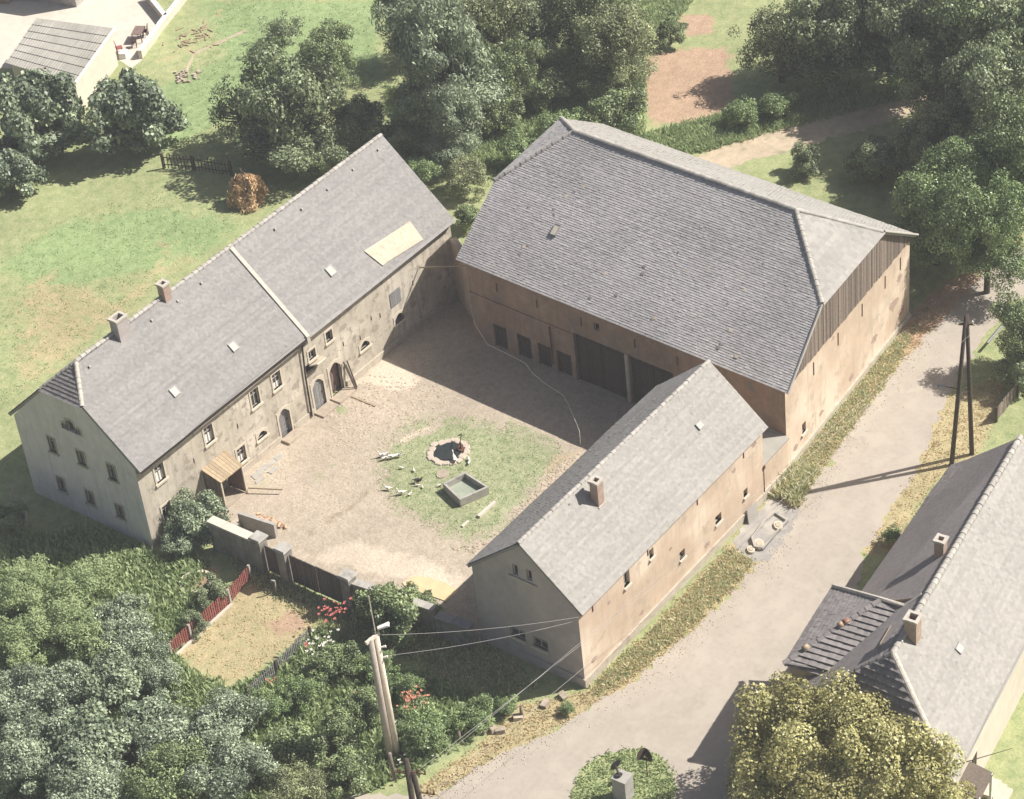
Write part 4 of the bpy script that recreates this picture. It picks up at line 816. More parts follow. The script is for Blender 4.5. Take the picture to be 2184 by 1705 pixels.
beam('plank', (16.49,-0.86,0.00), (16.47,-2.79,0.00), .12, .06, 'wood_light', 'pale plank lying out from the brown stable door', 'plank')
for i, (a_, z_) in enumerate(((17.1,2.0),(17.25,1.7),(17.4,1.9))):
    mb = MB(); mb.tube([(a_,-.75+.1*i,.0),(a_-.05,-.12,z_)], .045, 6); single(mb, 'leaning_pole', M['bark'], 'dark weathered pole leaning on the wall beside the brown stable door', 'pole', 'poles leaning by the stable door')
slab('sand_patch', [(4.92,-14.15),(5.68,-14.37),(6.04,-15.22),(6.12,-16.29),(6.00,-17.25),(4.98,-17.18),(4.87,-15.79),(4.67,-14.66)], .006, 'flat bed of yellow sand inside the wall near the stable', 'sand', 'sand', None, .05)
def scatter_stones(name, poly, n, smin, smax, mat, label, cat, seed, z=.0):
    r = random.Random(seed); mb = MB(); xs_ = [q[0] for q in poly]; ys_ = [q[1] for q in poly]; k = 0; t = 0
    while k < n and t < n*20:
        t += 1; x, y = r.uniform(min(xs_),max(xs_)), r.uniform(min(ys_),max(ys_))
        if not inside(poly, x, y): continue
        s_ = r.uniform(smin, smax); a0 = r.random()*6; c = 6
        rim = [(x+s_*math.cos(a0+2*math.pi*i/c)*r.uniform(.8,1.2), y+s_*.75*math.sin(a0+2*math.pi*i/c)*r.uniform(.8,1.2)) for i in range(c)]
        mb.add([(a,b,z) for a,b in rim]+[(x+(a-x)*.7,y+(b-y)*.7,z+s_*.35) for a,b in rim], [(i,(i+1)%c,c+(i+1)%c,c+i) for i in range(c)]+[tuple(range(c,2*c))], r.random()); k += 1
    return tag(mb.build(name, mat), label, cat, None, 'stuff')
scatter_stones('cobbles', [(15.37,-15.86),(17.94,-15.66),(19.19,-16.11),(12.04,-16.65),(8.92,-16.04),(8.56,-14.66),(10.54,-16.46),(13.16,-16.15)], 420, .05, .15, M['stone'], 'scattered pale cobbles between yard grass and stable', 'cobbles', 2)
scatter_stones('field_stones', [(14.08,-0.68),(18.77,-0.49),(19.99,-3.57),(19.67,-6.73),(16.80,-5.39),(12.54,-5.96),(12.09,-3.46)], 700, .03, .11, M['stone'], 'small pale cobbles showing through the trodden yard', 'cobbles', 3)
scatter_stones('pebbles', [(8.17,-1.01),(12.55,-1.61),(13.08,-5.16),(9.61,-7.66),(6.28,-7.64),(6.47,-3.94)], 1000, .025, .075, M['stone'], 'loose pebbles on the yard in front of the farmhouse', 'pebbles', 5)

# ------------------------------------------------------------------ geese and hens
def lathe_path(mb, pts, rs, n=10, flat=1.0, tint=.5):
    pts = [V(q) for q in pts]; rings = []
    for i, q in enumerate(pts):
        d = (pts[min(i+1,len(pts)-1)]-pts[max(i-1,0)]).normalized(); a = Vector((0,1,0)); b = d.cross(a).normalized()
        rings += [q+a*math.cos(2*math.pi*k/n)*rs[i]+b*math.sin(2*math.pi*k/n)*rs[i]*flat for k in range(n)]
    fs = [(i*n+k,i*n+(k+1)%n,(i+1)*n+(k+1)%n,(i+1)*n+k) for i in range(len(pts)-1) for k in range(n)]+[tuple(range(n-1,-1,-1)),tuple((len(pts)-1)*n+k for k in range(n))]
    mb.add(rings, fs, tint)
def goose(loc, rz, s, label, group, mat='feather', neck=1.0, name='goose', cat='goose'):
    o = empty(name, (loc[0],loc[1],.006), label, cat, group, rz)
    def pt(mb, nm, m_): c = mb.build(nm, M[m_], o, None, True); c.scale = (s*.86,)*3; return c
    mb = MB(); lathe_path(mb, [(-.42,0,.40),(-.36,0,.38),(-.22,0,.33),(0,0,.30),(.18,0,.33),(.28,0,.40),(.33,0,.50),(.335,0,.50+.14*neck),(.35,0,.50+.26*neck),(.40,0,.52+.30*neck),(.45,0,.51+.30*neck),(.48,0,.50+.29*neck)], [.015,.06,.13,.17,.15,.105,.06,.045,.042,.055,.05,.02]); pt(mb, 'body', mat)
    mb = MB(); lathe_path(mb, [(.47,0,.505+.29*neck),(.53,0,.49+.29*neck),(.57,0,.48+.28*neck)], [.026,.022,.006]); pt(mb, 'bill', 'beak')
    for sd in (-1,1):
        mb = MB(); mb.add([(.14,sd*.15,.40),(.02,sd*.185,.36),(-.2,sd*.15,.36),(-.40,sd*.05,.43),(-.2,sd*.10,.46),(.05,sd*.12,.47)], ((0,1,2,3,4,5),(5,4,3,2,1,0))); pt(mb, 'wing', mat)
        mb = MB(); mb.tube([(.02,sd*.07,.2),(.04,sd*.07,.02)], .016, 5); mb.add([(.0,sd*.07-.02,.012),(.12,sd*.07-.05,.006),(.12,sd*.07+.05,.006),(.0,sd*.07+.02,.012)], ((0,1,2,3),)); pt(mb, 'leg', 'beak')
    mb = MB(); mb.add([(-.38,-.05,.40),(-.52,-.04,.43),(-.52,.04,.43),(-.38,.05,.40),(-.40,0,.36)], ((0,1,2,3),(0,4,1),(3,2,4),(4,2,1))); pt(mb, 'tail', mat)
    return o
gl = 'white goose standing in the trio at the edge of the yard grass'
for q, rz, s_ in (((12.94,-6.22,0.00),2.4,.70), ((12.82,-6.54,0.00),-.6,.68), ((13.07,-6.78,0.00),2.2,.74)): goose(q, rz, s_, gl, 'trio of white geese')
goose((13.40,-7.07,0.00), -.9, .68, 'white goose a step apart from the trio of geese', None)
goose((10.74,-8.43,0.00), 1.9, .64, 'white goose grazing alone below the trio', None, neck=.6); goose((10.83,-9.36,0.00), 2.3, .70, 'white goose walking beside a small white hen', None)
goose((14.79,-10.19,0.00), 1.0, .85, 'large white goose at the stone rim of the pond', None)
hl = 'small white hen pecking on the yard grass'
for q, rz, s_ in (((12.64,-7.90,0.00),2,.42), ((12.83,-8.68,0.00),1,.42), ((11.03,-9.82,0.00),0,.42), ((11.89,-9.70,0.00),2,.4), ((12.53,-10.85,0.00),-1,.45), ((11.91,-10.04,0.00),1,.35)): goose(q, rz, s_, hl, 'white hens in the yard', 'feather', .35, 'hen', 'hen')
hl2 = 'small white hen beside the pond rim'
for q, rz in (((15.25,-10.86,0.00),1), ((15.02,-11.06,0.00),.4)): goose(q, rz, .5, hl2, 'white hens by the pond', 'feather', .35, 'hen', 'hen')
goose((12.14,-9.53,0.00), -1.0, .75, 'dark hen with raised tail among the white hens', None, 'blackhen', .35, 'hen', 'hen')

# ------------------------------------------------------------------ utility poles and wires
def pole(parent, a, b, r0, r1, mat, name='pole_leg'):
    mb = MB(); mb.tube([V(a), V(a).lerp(V(b),.5), V(b)], [r0,(r0+r1)/2,r1], 10); return part(mb, name, mat, parent, True)
ap = empty('a_frame_pole', (29.6,-35.4,0), 'tall dark timber A-frame power pole on the roadside grass', 'power pole')
TOPA = V((29.65,-35.45,10.2))
pole(ap, (28.91,-35.14,0.00), TOPA+V((-.06,0,0)), .14, .11, M['wood_dark']); pole(ap, (30.35,-35.67,0.00), TOPA+V((.06,.0,0)), .14, .11, M['wood_dark'])
mb = MB(); q = V((28.91,-35.14,0.00)).lerp(TOPA,.48); q2 = V((30.35,-35.67,0.00)).lerp(TOPA,.48); mb.tube([q,q2], .06, 6); part(mb, 'tie_bar', M['wood_dark'], ap)
for k, z_ in enumerate((9.6,)):
    mb = MB(); mb.box((TOPA.x,TOPA.y,z_), (.09,.8,.09), .5); arm = part(mb, 'cross_arm', M['rust'], ap)
    for s_ in (-.35,.35):
        mb = MB(); p_ = Matrix.Rotation(.5,3,'Z') @ V((0,s_,0)); mb.tube([V((TOPA.x,TOPA.y,z_))+p_, V((TOPA.x,TOPA.y,z_+.22))+p_], [.04,.05], 6); part(mb, 'insulator', M['white'], arm)
lampz = V((28.91,-35.14,0.00)).lerp(TOPA,.52); 
mb = MB(); mb.tube([lampz, lampz+V((-.5,.7,.25))], .035, 6); la = part(mb, 'lamp_arm', M['rust'], ap); mb = MB(); mb.tube([lampz+V((-.45,.65,.25)), lampz+V((-.75,1.0,.28))], [.10,.13], 8); part(mb, 'lamp_head', M['metal'], la)
dp = empty('twin_pole', (-5.7,-22.03,0), 'stout pale twin timber pole with white lamp among the roses', 'power pole')
t1, t2 = V((-5.40,-22.10,8.35)), V((-5.88,-22.05,8.6))
pole(dp, (-5.40,-22.12,0), t1, .20, .15, M['pole']); pole(dp, (-5.76,-22.0,0), t2+V((.1,-.02,-.15)), .20, .15, M['poleshade'])
for k in range(4):
    z_ = 1.5+k*1.9; f_ = z_/8.4; mb = MB(); mb.tube([V((-5.92,-21.97,z_)), V((-5.40,-22.12,z_))], .05, 6); part(mb, 'tie_bolt', M['rust'], dp)
mb = MB(); mb.box((-5.65,-22.08,8.40), (.9,.14,.16), -.1); part(mb, 'head_beam', M['pole'], dp)
mb = MB(); mb.tube([(-5.40,-22.10,8.3),(-5.42,-22.08,11.0)], .03, 6); part(mb, 'mast', M['trim'], dp)
mb = MB(); mb.hexa([(-5.32,-22.2,8.72),(-4.9,-22.6,8.82),(-4.65,-22.4,8.82),(-5.2,-22.05,8.72),(-5.32,-22.2,8.82),(-4.95,-22.55,8.92),(-4.72,-22.4,8.92),(-5.2,-22.07,8.82)]); part(mb, 'street_lamp', M['white'], dp)
for z_ in (7.6,6.9): mb = MB(); mb.tube([(-5.30,-22.25,z_),(-5.18,-22.42,z_+.06)], [.05,.07], 6); part(mb, 'insulator', M['white'], dp)
fp_ = empty('front_pole', (-11.2,-28.4,0), 'dark timber double pole with insulator arms at the road junction', 'power pole')
ft = V((-11.16,-28.62,8.5)); pole(fp_, (-11.6,-28.9,0), ft, .17,.13, M['wood_dark']); pole(fp_, (-10.7,-29.0,0), ft+V((.15,-.15,-.9)), .17,.13, M['wood_dark']); pole(fp_, (-11.25,-27.75,6.8), (-11.27,-27.72,8.5), .11,.10, M['wood_grey'], 'post_stub')
def arm_(o, a, b):
    mb = MB(); mb.tube([a,b], .035, 6); r_ = part(mb, 'insulator_arm', M['rust'], o); d = V(b)-V(a)
    for t in (.55,.97): q = V(a)+d*t; mb = MB(); mb.tube([q, q+V((0,0,.12)), q+V((0,0,.26))], [.02,.05,.035], 6); part(mb, 'insulator', M['rust'], r_)
arm_(fp_, ft+V((0,-.05,-.75)), ft+V((.25,-.85,-.75))); arm_(fp_, ft+V((.2,-.3,-2.2)), ft+V((.45,-1.0,-2.2))); arm_(fp_, ft+V((0,.05,-.95)), V((-11.25,-27.75,7.3)))
def wire(a, b, sag, label, r=.008, group=None, mat='wire', name='wire'):
    a, b = V(a), V(b); pts = [a.lerp(b, t/24)-V((0,0,sag*4*(t/24)*(1-t/24))) for t in range(25)]; mb = MB(); mb.tube(pts, r, 5); return single(mb, name, M[mat], label, 'wire', group, loc=tuple(a))
sc1 = V(Sp(-.05,-.25,5.15)); wire((-5.3,-22.2,8.4), sc1, .25, 'upper thin wire from the twin pole to the stable corner'); wire((-5.25,-22.3,7.0), V(Sp(-.05,-.1,4.85)), .25, 'lower thin wire from the twin pole to the stable corner')
wl = 'thin pale power wire strung from the front pole to the A-frame pole'
wire(ft+V((.25,-.85,-.5)), TOPA+V((-.2,.6,-.3)), .35, wl, group='long wires along the road'); wire(ft+V((.15,-.55,-.5)), TOPA+V((0,.2,-.3)), .75, wl, group='long wires along the road'); wire(ft+V((.45,-1.0,-1.95)), TOPA+V((.2,-.5,-.9)), .35, wl, group='long wires along the road')
# frayed pale cable hanging down from the barn corner across the shaded yard
cpts = [(24.34,-4.38,3.20), (23.23,-5.52,2.90), (22.21,-7.25,2.60), (22.26,-8.79,2.40), (22.25,-10.00,2.20), (21.79,-10.89,2.10), (21.51,-12.08,1.90), (21.49,-13.26,1.60), (21.13,-13.92,1.40), (20.42,-14.87,1.10), (20.06,-15.43,0.70), (19.65,-15.73,0.12)]
mb = MB(); mb.tube(cpts, .022, 5); single(mb, 'slack_cable', M['terrace'], 'slack pale cable hanging from the barn corner down across the yard', 'cable', loc=tuple(cpts[-1]))
mb = MB(); mb.tube([(24.9,-.1,4.15),(24.9,-2.3,5.0),(25.2,-3.9,5.4)], .05, 6); single(mb, 'strut', M['wood_light'], 'thin wooden strut reaching from farmhouse wall to barn eave', 'beam')

# ------------------------------------------------------------------ junction island
ic = V((-1.44,-33.37,0.00)); isl = blob(ic, 3.0, 2.6, .3, 20)
sheet('island', isl, .012, gm, .4, .08, 9)
bk = [V(q) for q in ((-2.12,-33.22,1.50), (-2.08,-33.99,1.50), (-1.33,-33.94,1.50), (-1.41,-33.20,1.50))]
so_ = empty('stone_block', ((bk[0]+bk[2])/2).to_tuple()[:2]+(0,), 'tall rendered stone block standing on the grassy road island', 'monument')
mb = MB(); pts = [(q.x,q.y) for q in bk]; mb.prism(pts if sum(pts[k][0]*pts[(k+1)%4][1]-pts[(k+1)%4][0]*pts[k][1] for k in range(4)) > 0 else pts[::-1], -.1, 1.44); part(mb, 'block', M['concrete'], so_)
c_ = (bk[0]+bk[1]+bk[2]+bk[3])/4; mb = MB(); top_ = [(c_.x+(x-c_.x)*1.06, c_.y+(y-c_.y)*1.06) for x,y in pts]; mb.prism(top_ if sum(top_[k][0]*top_[(k+1)%4][1]-top_[(k+1)%4][0]*top_[k][1] for k in range(4)) > 0 else top_[::-1], 1.443, 1.55); part(mb, 'cap', M['concrete'], so_)
def disc(mb, c, r, n, th=.03, k=18):
    c, n = V(c), V(n).normalized(); a = n.cross(Vector((0,0,1))).normalized(); b = n.cross(a); vs = [c+(a*math.cos(2*math.pi*i/k)+b*math.sin(2*math.pi*i/k))*r-n*th/2 for i in range(k)]+[c+(a*math.cos(2*math.pi*i/k)+b*math.sin(2*math.pi*i/k))*r+n*th/2 for i in range(k)]
    mb.add(vs, [tuple(range(k-1,-1,-1)), tuple(range(k,2*k))]+[(i,(i+1)%k,k+(i+1)%k,k+i) for i in range(k)])
sg = empty('road_sign', (.04,-33.79,0), 'pair of round road signs seen from behind on a thin post', 'road sign')
mb = MB(); mb.tube([(.04,-33.79,0),(.04,-33.79,1.75)], .03, 8); part(mb, 'post', M['rust'], sg)
mb = MB(); disc(mb, (-.05,-33.62,1.62), .34, (.15,1,.0)); part(mb, 'sign_disc', M['wood_dark'], sg); mb = MB(); disc(mb, (.10,-33.92,1.58), .34, (1,-.42,.0)); part(mb, 'sign_disc', M['wood_dark'], sg)
mb = MB(); mb.box((.05,-33.79,1.22), (.05,.55,.14), .2); part(mb, 'sign_plate', M['wood_dark'], sg)
q = (bk[3]+bk[0])/2
s2 = empty('block_roundel', (q.x,q.y,1.552), 'plain black mirror on a short bracket atop the stone block', 'roundel')  # plain dark disc on a bent bracket, purpose not identified
mb = MB(); mb.tube([(q.x+.05,q.y-.15,1.552),(q.x+.05,q.y-.12,1.75),(q.x+.1,q.y+.02,1.95)], .05, 6); part(mb, 'bracket', M['wood_dark'], s2); mb = MB(); disc(mb, (q.x+.12,q.y+.02,2.05), .33, (.25,1,.2)); part(mb, 'disc', M['blackhen'], s2)
mb = MB(); disc(mb, (q.x-.02,q.y-.22,1.62), .20, (.2,.2,1)); part(mb, 'base_plate', M['blackhen'], s2)

# ------------------------------------------------------------------ foliage
def quads_mesh(name, V4, tint, mat):
    n = len(V4); me = bpy.data.meshes.new(name); me.vertices.add(4*n); me.loops.add(4*n); me.polygons.add(n)
    me.vertices.foreach_set('co', V4.reshape(-1).astype(np.float32)); me.loops.foreach_set('vertex_index', np.arange(4*n, dtype=np.int32))
    me.polygons.foreach_set('loop_start', np.arange(0, 4*n, 4, dtype=np.int32)); me.polygons.foreach_set('loop_total', np.full(n, 4, dtype=np.int32))
    me.materials.append(mat); a = me.attributes.new('tint','FLOAT','FACE'); a.data.foreach_set('value', np.clip(tint,0,1).astype(np.float32)); me.update(); me.validate(); return me
def leaves(cen, out, size, g, droop=0.0, narrow=.55, up=.35, rnd=.75):
    n = len(cen); nr = out*(1-up)+np.array([0,0,up])+g.normal(0, rnd, (n,3)); nr /= np.linalg.norm(nr, axis=1)[:,None]+1e-9
    t = g.normal(0,1,(n,3))+np.array([0,0,-droop]); t -= nr*(t*nr).sum(1)[:,None]; t /= np.linalg.norm(t, axis=1)[:,None]+1e-9; b = np.cross(nr, t)
    s = size*g.uniform(.6,1.35,(n,1)); w_ = s*narrow
    return np.stack([cen-t*s*.5, cen+b*w_*.5+nr*s*.06, cen+t*s*.5-nr*s*.10, cen-b*w_*.5+nr*s*.06], 1)
def crown_mesh(name, mat, seed, rz=1.0, nl=46, per=170, lobe=(.20,.38), size=.085, fill=.35, droop=0.0, narrow=.55, up=.35, lumpy=.25, shape='round', tb=0.0, gap=.0, rnd=.75):
    """unit-radius crown: many leaf clumps through an uneven volume"""
    g = np.random.default_rng(seed); C = []; T = []; Vs = []
    dirs = g.normal(0,1,(nl,3)); dirs /= np.linalg.norm(dirs,axis=1)[:,None]; dirs[:,2] = np.where(dirs[:,2] < -.45, -dirs[:,2]*.6, dirs[:,2])
    ph = g.uniform(0,6.28,4)
    for d in dirs:
        az = math.atan2(d[1],d[0]); f = 1+lumpy*(.6*math.sin(2*az+ph[0])+.5*math.sin(3*az+ph[1]+2*d[2])+.4*math.sin(5*az+ph[2]))
        r = g.uniform(fill, .86)*f
        if shape == 'cone': k = (1-(d[2]+1)/2); r *= .35+.8*k
        c = d*r*np.array([1,1,rz]); lr = g.uniform(*lobe)
        n = int(per*(lr/.3)**2*g.uniform(.7,1.2)); o = g.normal(0,1,(n,3)); o[:,2] += .35; o /= np.linalg.norm(o,axis=1)[:,None]
        rad = lr*g.uniform(.72,1.06,(n,1))*(1+gap*g.normal(0,.35,(n,1))); p_ = c+o*rad*np.array([1,1,.8])
        Vs.append(leaves(p_, o*.8+d*.2, size, g, droop, narrow, up, rnd)); lt = g.uniform(.2,.75)
        T.append(np.clip(lt+g.normal(0,.2,n)+tb, 0, 1))
        C.append(c)
    me = quads_mesh(name, np.concatenate(Vs), np.concatenate(T), mat); return me, C
def trunk_mesh(name, C, seed, h, r0=.05, mat=None, limbs=14, base=-1.0):
    """tapered trunk from the ground (z=-h in crown units) with limbs reaching into the clumps"""
    r = random.Random(seed); mb = MB(); top = (r.gauss(0,.05), r.gauss(0,.05), .35)
    mb.tube([(0,0,-h),(r.gauss(0,.03),r.gauss(0,.03),-h*.55),(r.gauss(0,.04),r.gauss(0,.04),-.25),top], [r0*1.3,r0,r0*.8,r0*.3], 8)
    for c in r.sample(list(C), min(limbs, len(C))):
        c = V(c); a = V((0,0,r.uniform(-h*.45,.0))); mid = a.lerp(c,.55)+V((r.gauss(0,.06),r.gauss(0,.06),-.05)); mb.tube([a,mid,c], [r0*.55,r0*.32,r0*.10], 6)
        for _ in range(2):
            e = c+V((r.gauss(0,.2),r.gauss(0,.2),r.gauss(.1,.15))); mb.tube([mid.lerp(c,.5), e], [r0*.18,r0*.05], 4, False)
    me = bpy.data.meshes.new(name); me.from_pydata(mb.v, [], mb.f); me.materials.append(mat or M['bark']); a = me.attributes.new('tint','FLOAT','FACE'); a.data.foreach_set('value', mb.t); me.update(); return me
CR = {}
def kind(k, **kw):
    tr = kw.pop('trunk', (1.3,.05,14)); me, C = crown_mesh('crown_'+k, LEAF[kw.pop('leaf')], **kw); CR[k] = (me, trunk_mesh('trunk_'+k, C, kw['seed'], tr[0], tr[1], None, tr[2]), tr[0])
kind('broad', leaf='mid', seed=21, rz=.95, nl=52, per=666, size=0.056, lobe=(.15,.29), rnd=.5, up=.2, gap=.35); kind('broad2', leaf='dark', seed=22, rz=.95, nl=46, per=620, size=0.063, lobe=(.15,.30), lumpy=.34, rnd=.5, up=.2, gap=.35); kind('broad3', leaf='olive', seed=23, rz=.9, nl=62, per=697, size=0.046, lobe=(.13,.26), rnd=.5, up=.2, gap=.35)
kind('bigleaf', leaf='silver', seed=24, rz=.95, nl=42, per=511, size=0.085, narrow=.75, up=.35, fill=.42, lobe=(.16,.30), rnd=.5, gap=.35); kind('willow', leaf='silver', seed=25, rz=1.15, nl=64, per=589, size=0.074, droop=2.0, narrow=.36, up=.1, lobe=(.13,.27), lumpy=.38, rnd=.5, gap=.35)
kind('yellow', leaf='yellow', seed=26, rz=.85, nl=270, per=1900, size=.025, lobe=(.09,.16), fill=.60, narrow=.8, lumpy=.17, tb=.05, gap=.2, rnd=.5, up=.2); kind('sparse', leaf='dark', seed=27, rz=.85, nl=34, per=263, size=0.070, lobe=(.12,.26), trunk=(1.5,.06,26), gap=.5, rnd=.6)
kind('bright', leaf='fresh', seed=28, rz=.95, nl=62, per=666, size=0.049, lobe=(.13,.26), lumpy=.28, rnd=.5, up=.2, gap=.35); kind('ball', leaf='olive', seed=29, rz=1.05, nl=70, per=465, size=0.063, lobe=(.16,.25), fill=.66, lumpy=.03, trunk=(1.05,.06,6), rnd=.5, gap=.35)
kind('bush', leaf='mid', seed=30, rz=.8, nl=42, per=465, size=0.078, lobe=(.15,.30), trunk=(.75,.04,10), rnd=.5, gap=.35); kind('bush2', leaf='silver', seed=31, rz=.75, nl=42, per=465, size=0.085, lobe=(.15,.30), trunk=(.7,.04,10), lumpy=.38, rnd=.5, gap=.35); kind('bush3', leaf='fresh', seed=32, rz=.7, nl=46, per=465, size=0.070, lobe=(.14,.28), trunk=(.65,.04,10), lumpy=.38, rnd=.55, gap=.35)
kind('bush4', leaf='dark', seed=33, rz=.8, nl=40, per=449, size=0.081, lobe=(.15,.30), trunk=(.8,.04,10), lumpy=.42, rnd=.5, gap=.35); kind('lime', leaf='lawn', seed=34, rz=.65, nl=50, per=465, size=0.067, lobe=(.14,.28), trunk=(.6,.03,8), lumpy=.38, rnd=.55, gap=.35)
kind('pale', leaf='pale', seed=41, rz=.9, nl=52, per=620, size=.058, lobe=(.14,.28), lumpy=.34, rnd=.5, up=.2, gap=.35); kind('pale2', leaf='pale', seed=42, rz=.8, nl=46, per=520, size=.07, lobe=(.14,.29), lumpy=.4, rnd=.55, up=.25, gap=.35, trunk=(.75,.04,10))
TN = [0]
def tree(k, q, label, cat='tree', group=None, name=None, sz=1.0, rz=None):
    """q = (x, y, crown centre height, crown radius)"""
    x, y, zc, r = q; me, tm, h = CR[k]; TN[0] += 1; g = random.Random(TN[0]*31)
    o = empty(name or ('tree' if cat == 'tree' else cat.replace(' ','_')), (x,y,0), label, cat, group, g.uniform(0,6.28) if rz is None else rz)
    c = bpy.data.objects.new('crown', me); col.objects.link(c); c.parent = o; c.location = (0,0,zc); c.scale = (r*g.uniform(.93,1.07), r*g.uniform(.93,1.07), r*sz)
    if sz > 1.15:
        zl = zc*.46; c2 = bpy.data.objects.new('lower_crown', me); col.objects.link(c2); c2.parent = o; c2.location = (g.gauss(0,.15)*r, g.gauss(0,.15)*r, zl); c2.rotation_euler.z = g.uniform(1,5); c2.scale = (r*g.uniform(.86,1.0), r*g.uniform(.86,1.0), max(r*.55, zl*.95))
    t = bpy.data.objects.new('trunk', tm); col.objects.link(t); t.parent = o; t.location = (0,0,zc); t.scale = (r,r,max(zc,.3)/h)
    return o
# orchard and garden behind the farmhouse
tree('bigleaf', (27.30,36.51,3.40,3.57), 'large broad-leaved tree beside the corrugated-roofed outbuilding', sz=1.25); tree('bigleaf', (22.58,34.77,1.54,2.51), 'low broad-leaved tree at the meadow edge below the outbuilding')
tree('bigleaf', (31.17,30.76,3.00,3.30), 'broad-leaved tree between terrace corner and picket fence', sz=1.25)
tree('sparse', (35.43,24.90,2.80,2.51), 'thin open-branched tree at the end of the picket fence', sz=1.2)
tree('broad2', (35.60,19.80,4.00,4.09), 'tall dark tree standing behind the hay heap', sz=1.3); tree('broad2', (35.17,16.93,1.50,2.44), 'dark tree overhanging the farmhouse ridge'); tree('broad2', (39.51,17.39,1.46,2.39), 'dark tree filling the gap behind the farmhouse roof')
tree('broad', (43.60,23.28,3.40,2.39), 'small rounded tree on the lawn behind the tall dark tree', sz=1.2); tree('sparse', (47.44,31.54,1.20,1.97), 'small twiggy tree standing out on the upper lawn')
tree('willow', (43.28,12.99,6.00,4.74), 'large drooping silvery tree with deep shade beneath it', sz=1.3); tree('willow', (40.95,10.13,3.20,2.84), 'lower drooping boughs of a silvery tree behind the farmhouse gable', sz=1.2); tree('bush4', (39.28,14.28,1.17,1.90), 'dark bush in the deep shade beside the drooping tree', 'bush')
og = 'orchard trees beyond the drooping tree'; ol = 'leafy orchard tree in the row beyond the drooping silvery tree'
tree('broad3', (50.18,13.44,5.20,3.77), 'olive-green '+ol, group=og, sz=1.3); tree('broad3', (50.12,20.91,5.00,3.11), 'olive-green '+ol, group=og, sz=1.3); tree('broad2', (53.63,12.08,4.80,2.89), 'dark '+ol, group=og, sz=1.3); tree('broad', (48.97,10.49,3.20,2.34), 'mid-green '+ol, group=og, sz=1.2)
tree('broad3', (54.07,5.99,3.80,3.69), 'rounded olive-green tree beside the bare earth patch', sz=1.3); tree('broad', (57.10,9.18,4.80,2.90), 'leafy tree behind the rounded olive-green tree', sz=1.2)
tree('broad3', (60.56,-4.28,3.40,3.62), 'wide olive tree shading the bare earth patch', sz=1.3); tree('broad2', (62.40,-7.78,3.60,3.94), 'tall leafy tree next to the wide olive tree', sz=1.35)
tree('bush', (61.25,5.69,0.96,1.56), 'green bush at the top of the bare earth patch', 'bush')
wl_ = 'tree of the dense grove along the dirt track'; wg = 'grove along the dirt track'
for k_, q in (('broad2',(63.06,-13.57,5.00,4.11)), ('broad',(61.63,-18.79,8.00,4.16)), ('broad2',(61.08,-23.06,8.00,3.95)), ('broad3',(58.73,-18.13,5.00,3.57)), ('broad2',(54.95,-23.72,7.50,3.62)), ('broad3',(54.21,-22.00,4.40,3.10)), ('broad',(50.96,-27.64,7.00,3.34)), ('broad2',(64.13,-10.00,5.00,3.17)), ('broad2',(53.05,-20.07,3.20,2.24))): tree(k_, q, {'broad2':'dark','broad':'mid-green','broad3':'olive-green'}[k_]+' '+wl_, group=wg, sz=1.35)
tree('bright', (46.01,-24.78,4.40,3.70), 'large bright green tree at the far corner of the barn', sz=1.3); tree('bright', (44.83,-28.96,5.40,3.34), 'bright green tree overhanging the road beyond the barn', sz=1.3); tree('bright', (48.72,-25.76,5.60,2.98), 'green tree behind the two bright trees at the barn corner', sz=1.3)
tree('broad', (38.82,-34.36,3.40,2.10), 'dark roadside tree behind the A-frame pole', sz=1.2); tree('bush4', (37.31,-35.54,1.03,1.68), 'dark bush under the roadside tree', 'bush')
tree('ball', (37.94,6.75,1.02,1.65), 'clipped ball-shaped bush between farmhouse and barn', 'bush'); tree('bush3', (36.85,10.06,1.09,1.76), 'loose green bush at the farmhouse gable end', 'bush'); tree('bush', (34.78,4.07,0.81,1.31), 'dark bush in the gap beside the barn corner', 'bush')
tree('bush', (48.68,2.34,1.50,2.78), 'wide bush behind the barn ridge', 'bush'); tree('bush3', (46.08,4.91,1.20,1.96), 'low green bush left of the wide bush behind the barn', 'bush'); tree('bush3', (42.38,5.43,1.00,1.77), 'low green bush behind the clipped ball bush', 'bush'); tree('bush', (45.29,9.61,1.20,1.98), 'green thicket bush under the drooping tree', 'bush'); tree('bush', (50.17,8.27,1.29,2.08), 'green thicket bush between orchard and barn', 'bush')
tree('bush3', (54.32,-5.00,0.80,1.64), 'low green bush on the bank above the track', 'bush'); tree('bush3', (56.54,-6.49,0.80,1.65), 'low pale bush on the bank above the track', 'bush'); tree('bush', (52.46,-15.63,1.07,1.74), 'shaded bush behind the barn beside the track', 'bush'); tree('bush4', (51.16,-12.04,0.88,1.43), 'dark round bush at the barn eave by the track', 'bush')
tree('broad2', (53.01,-16.93,1.35,2.21), 'shady low tree across the track from the barn')
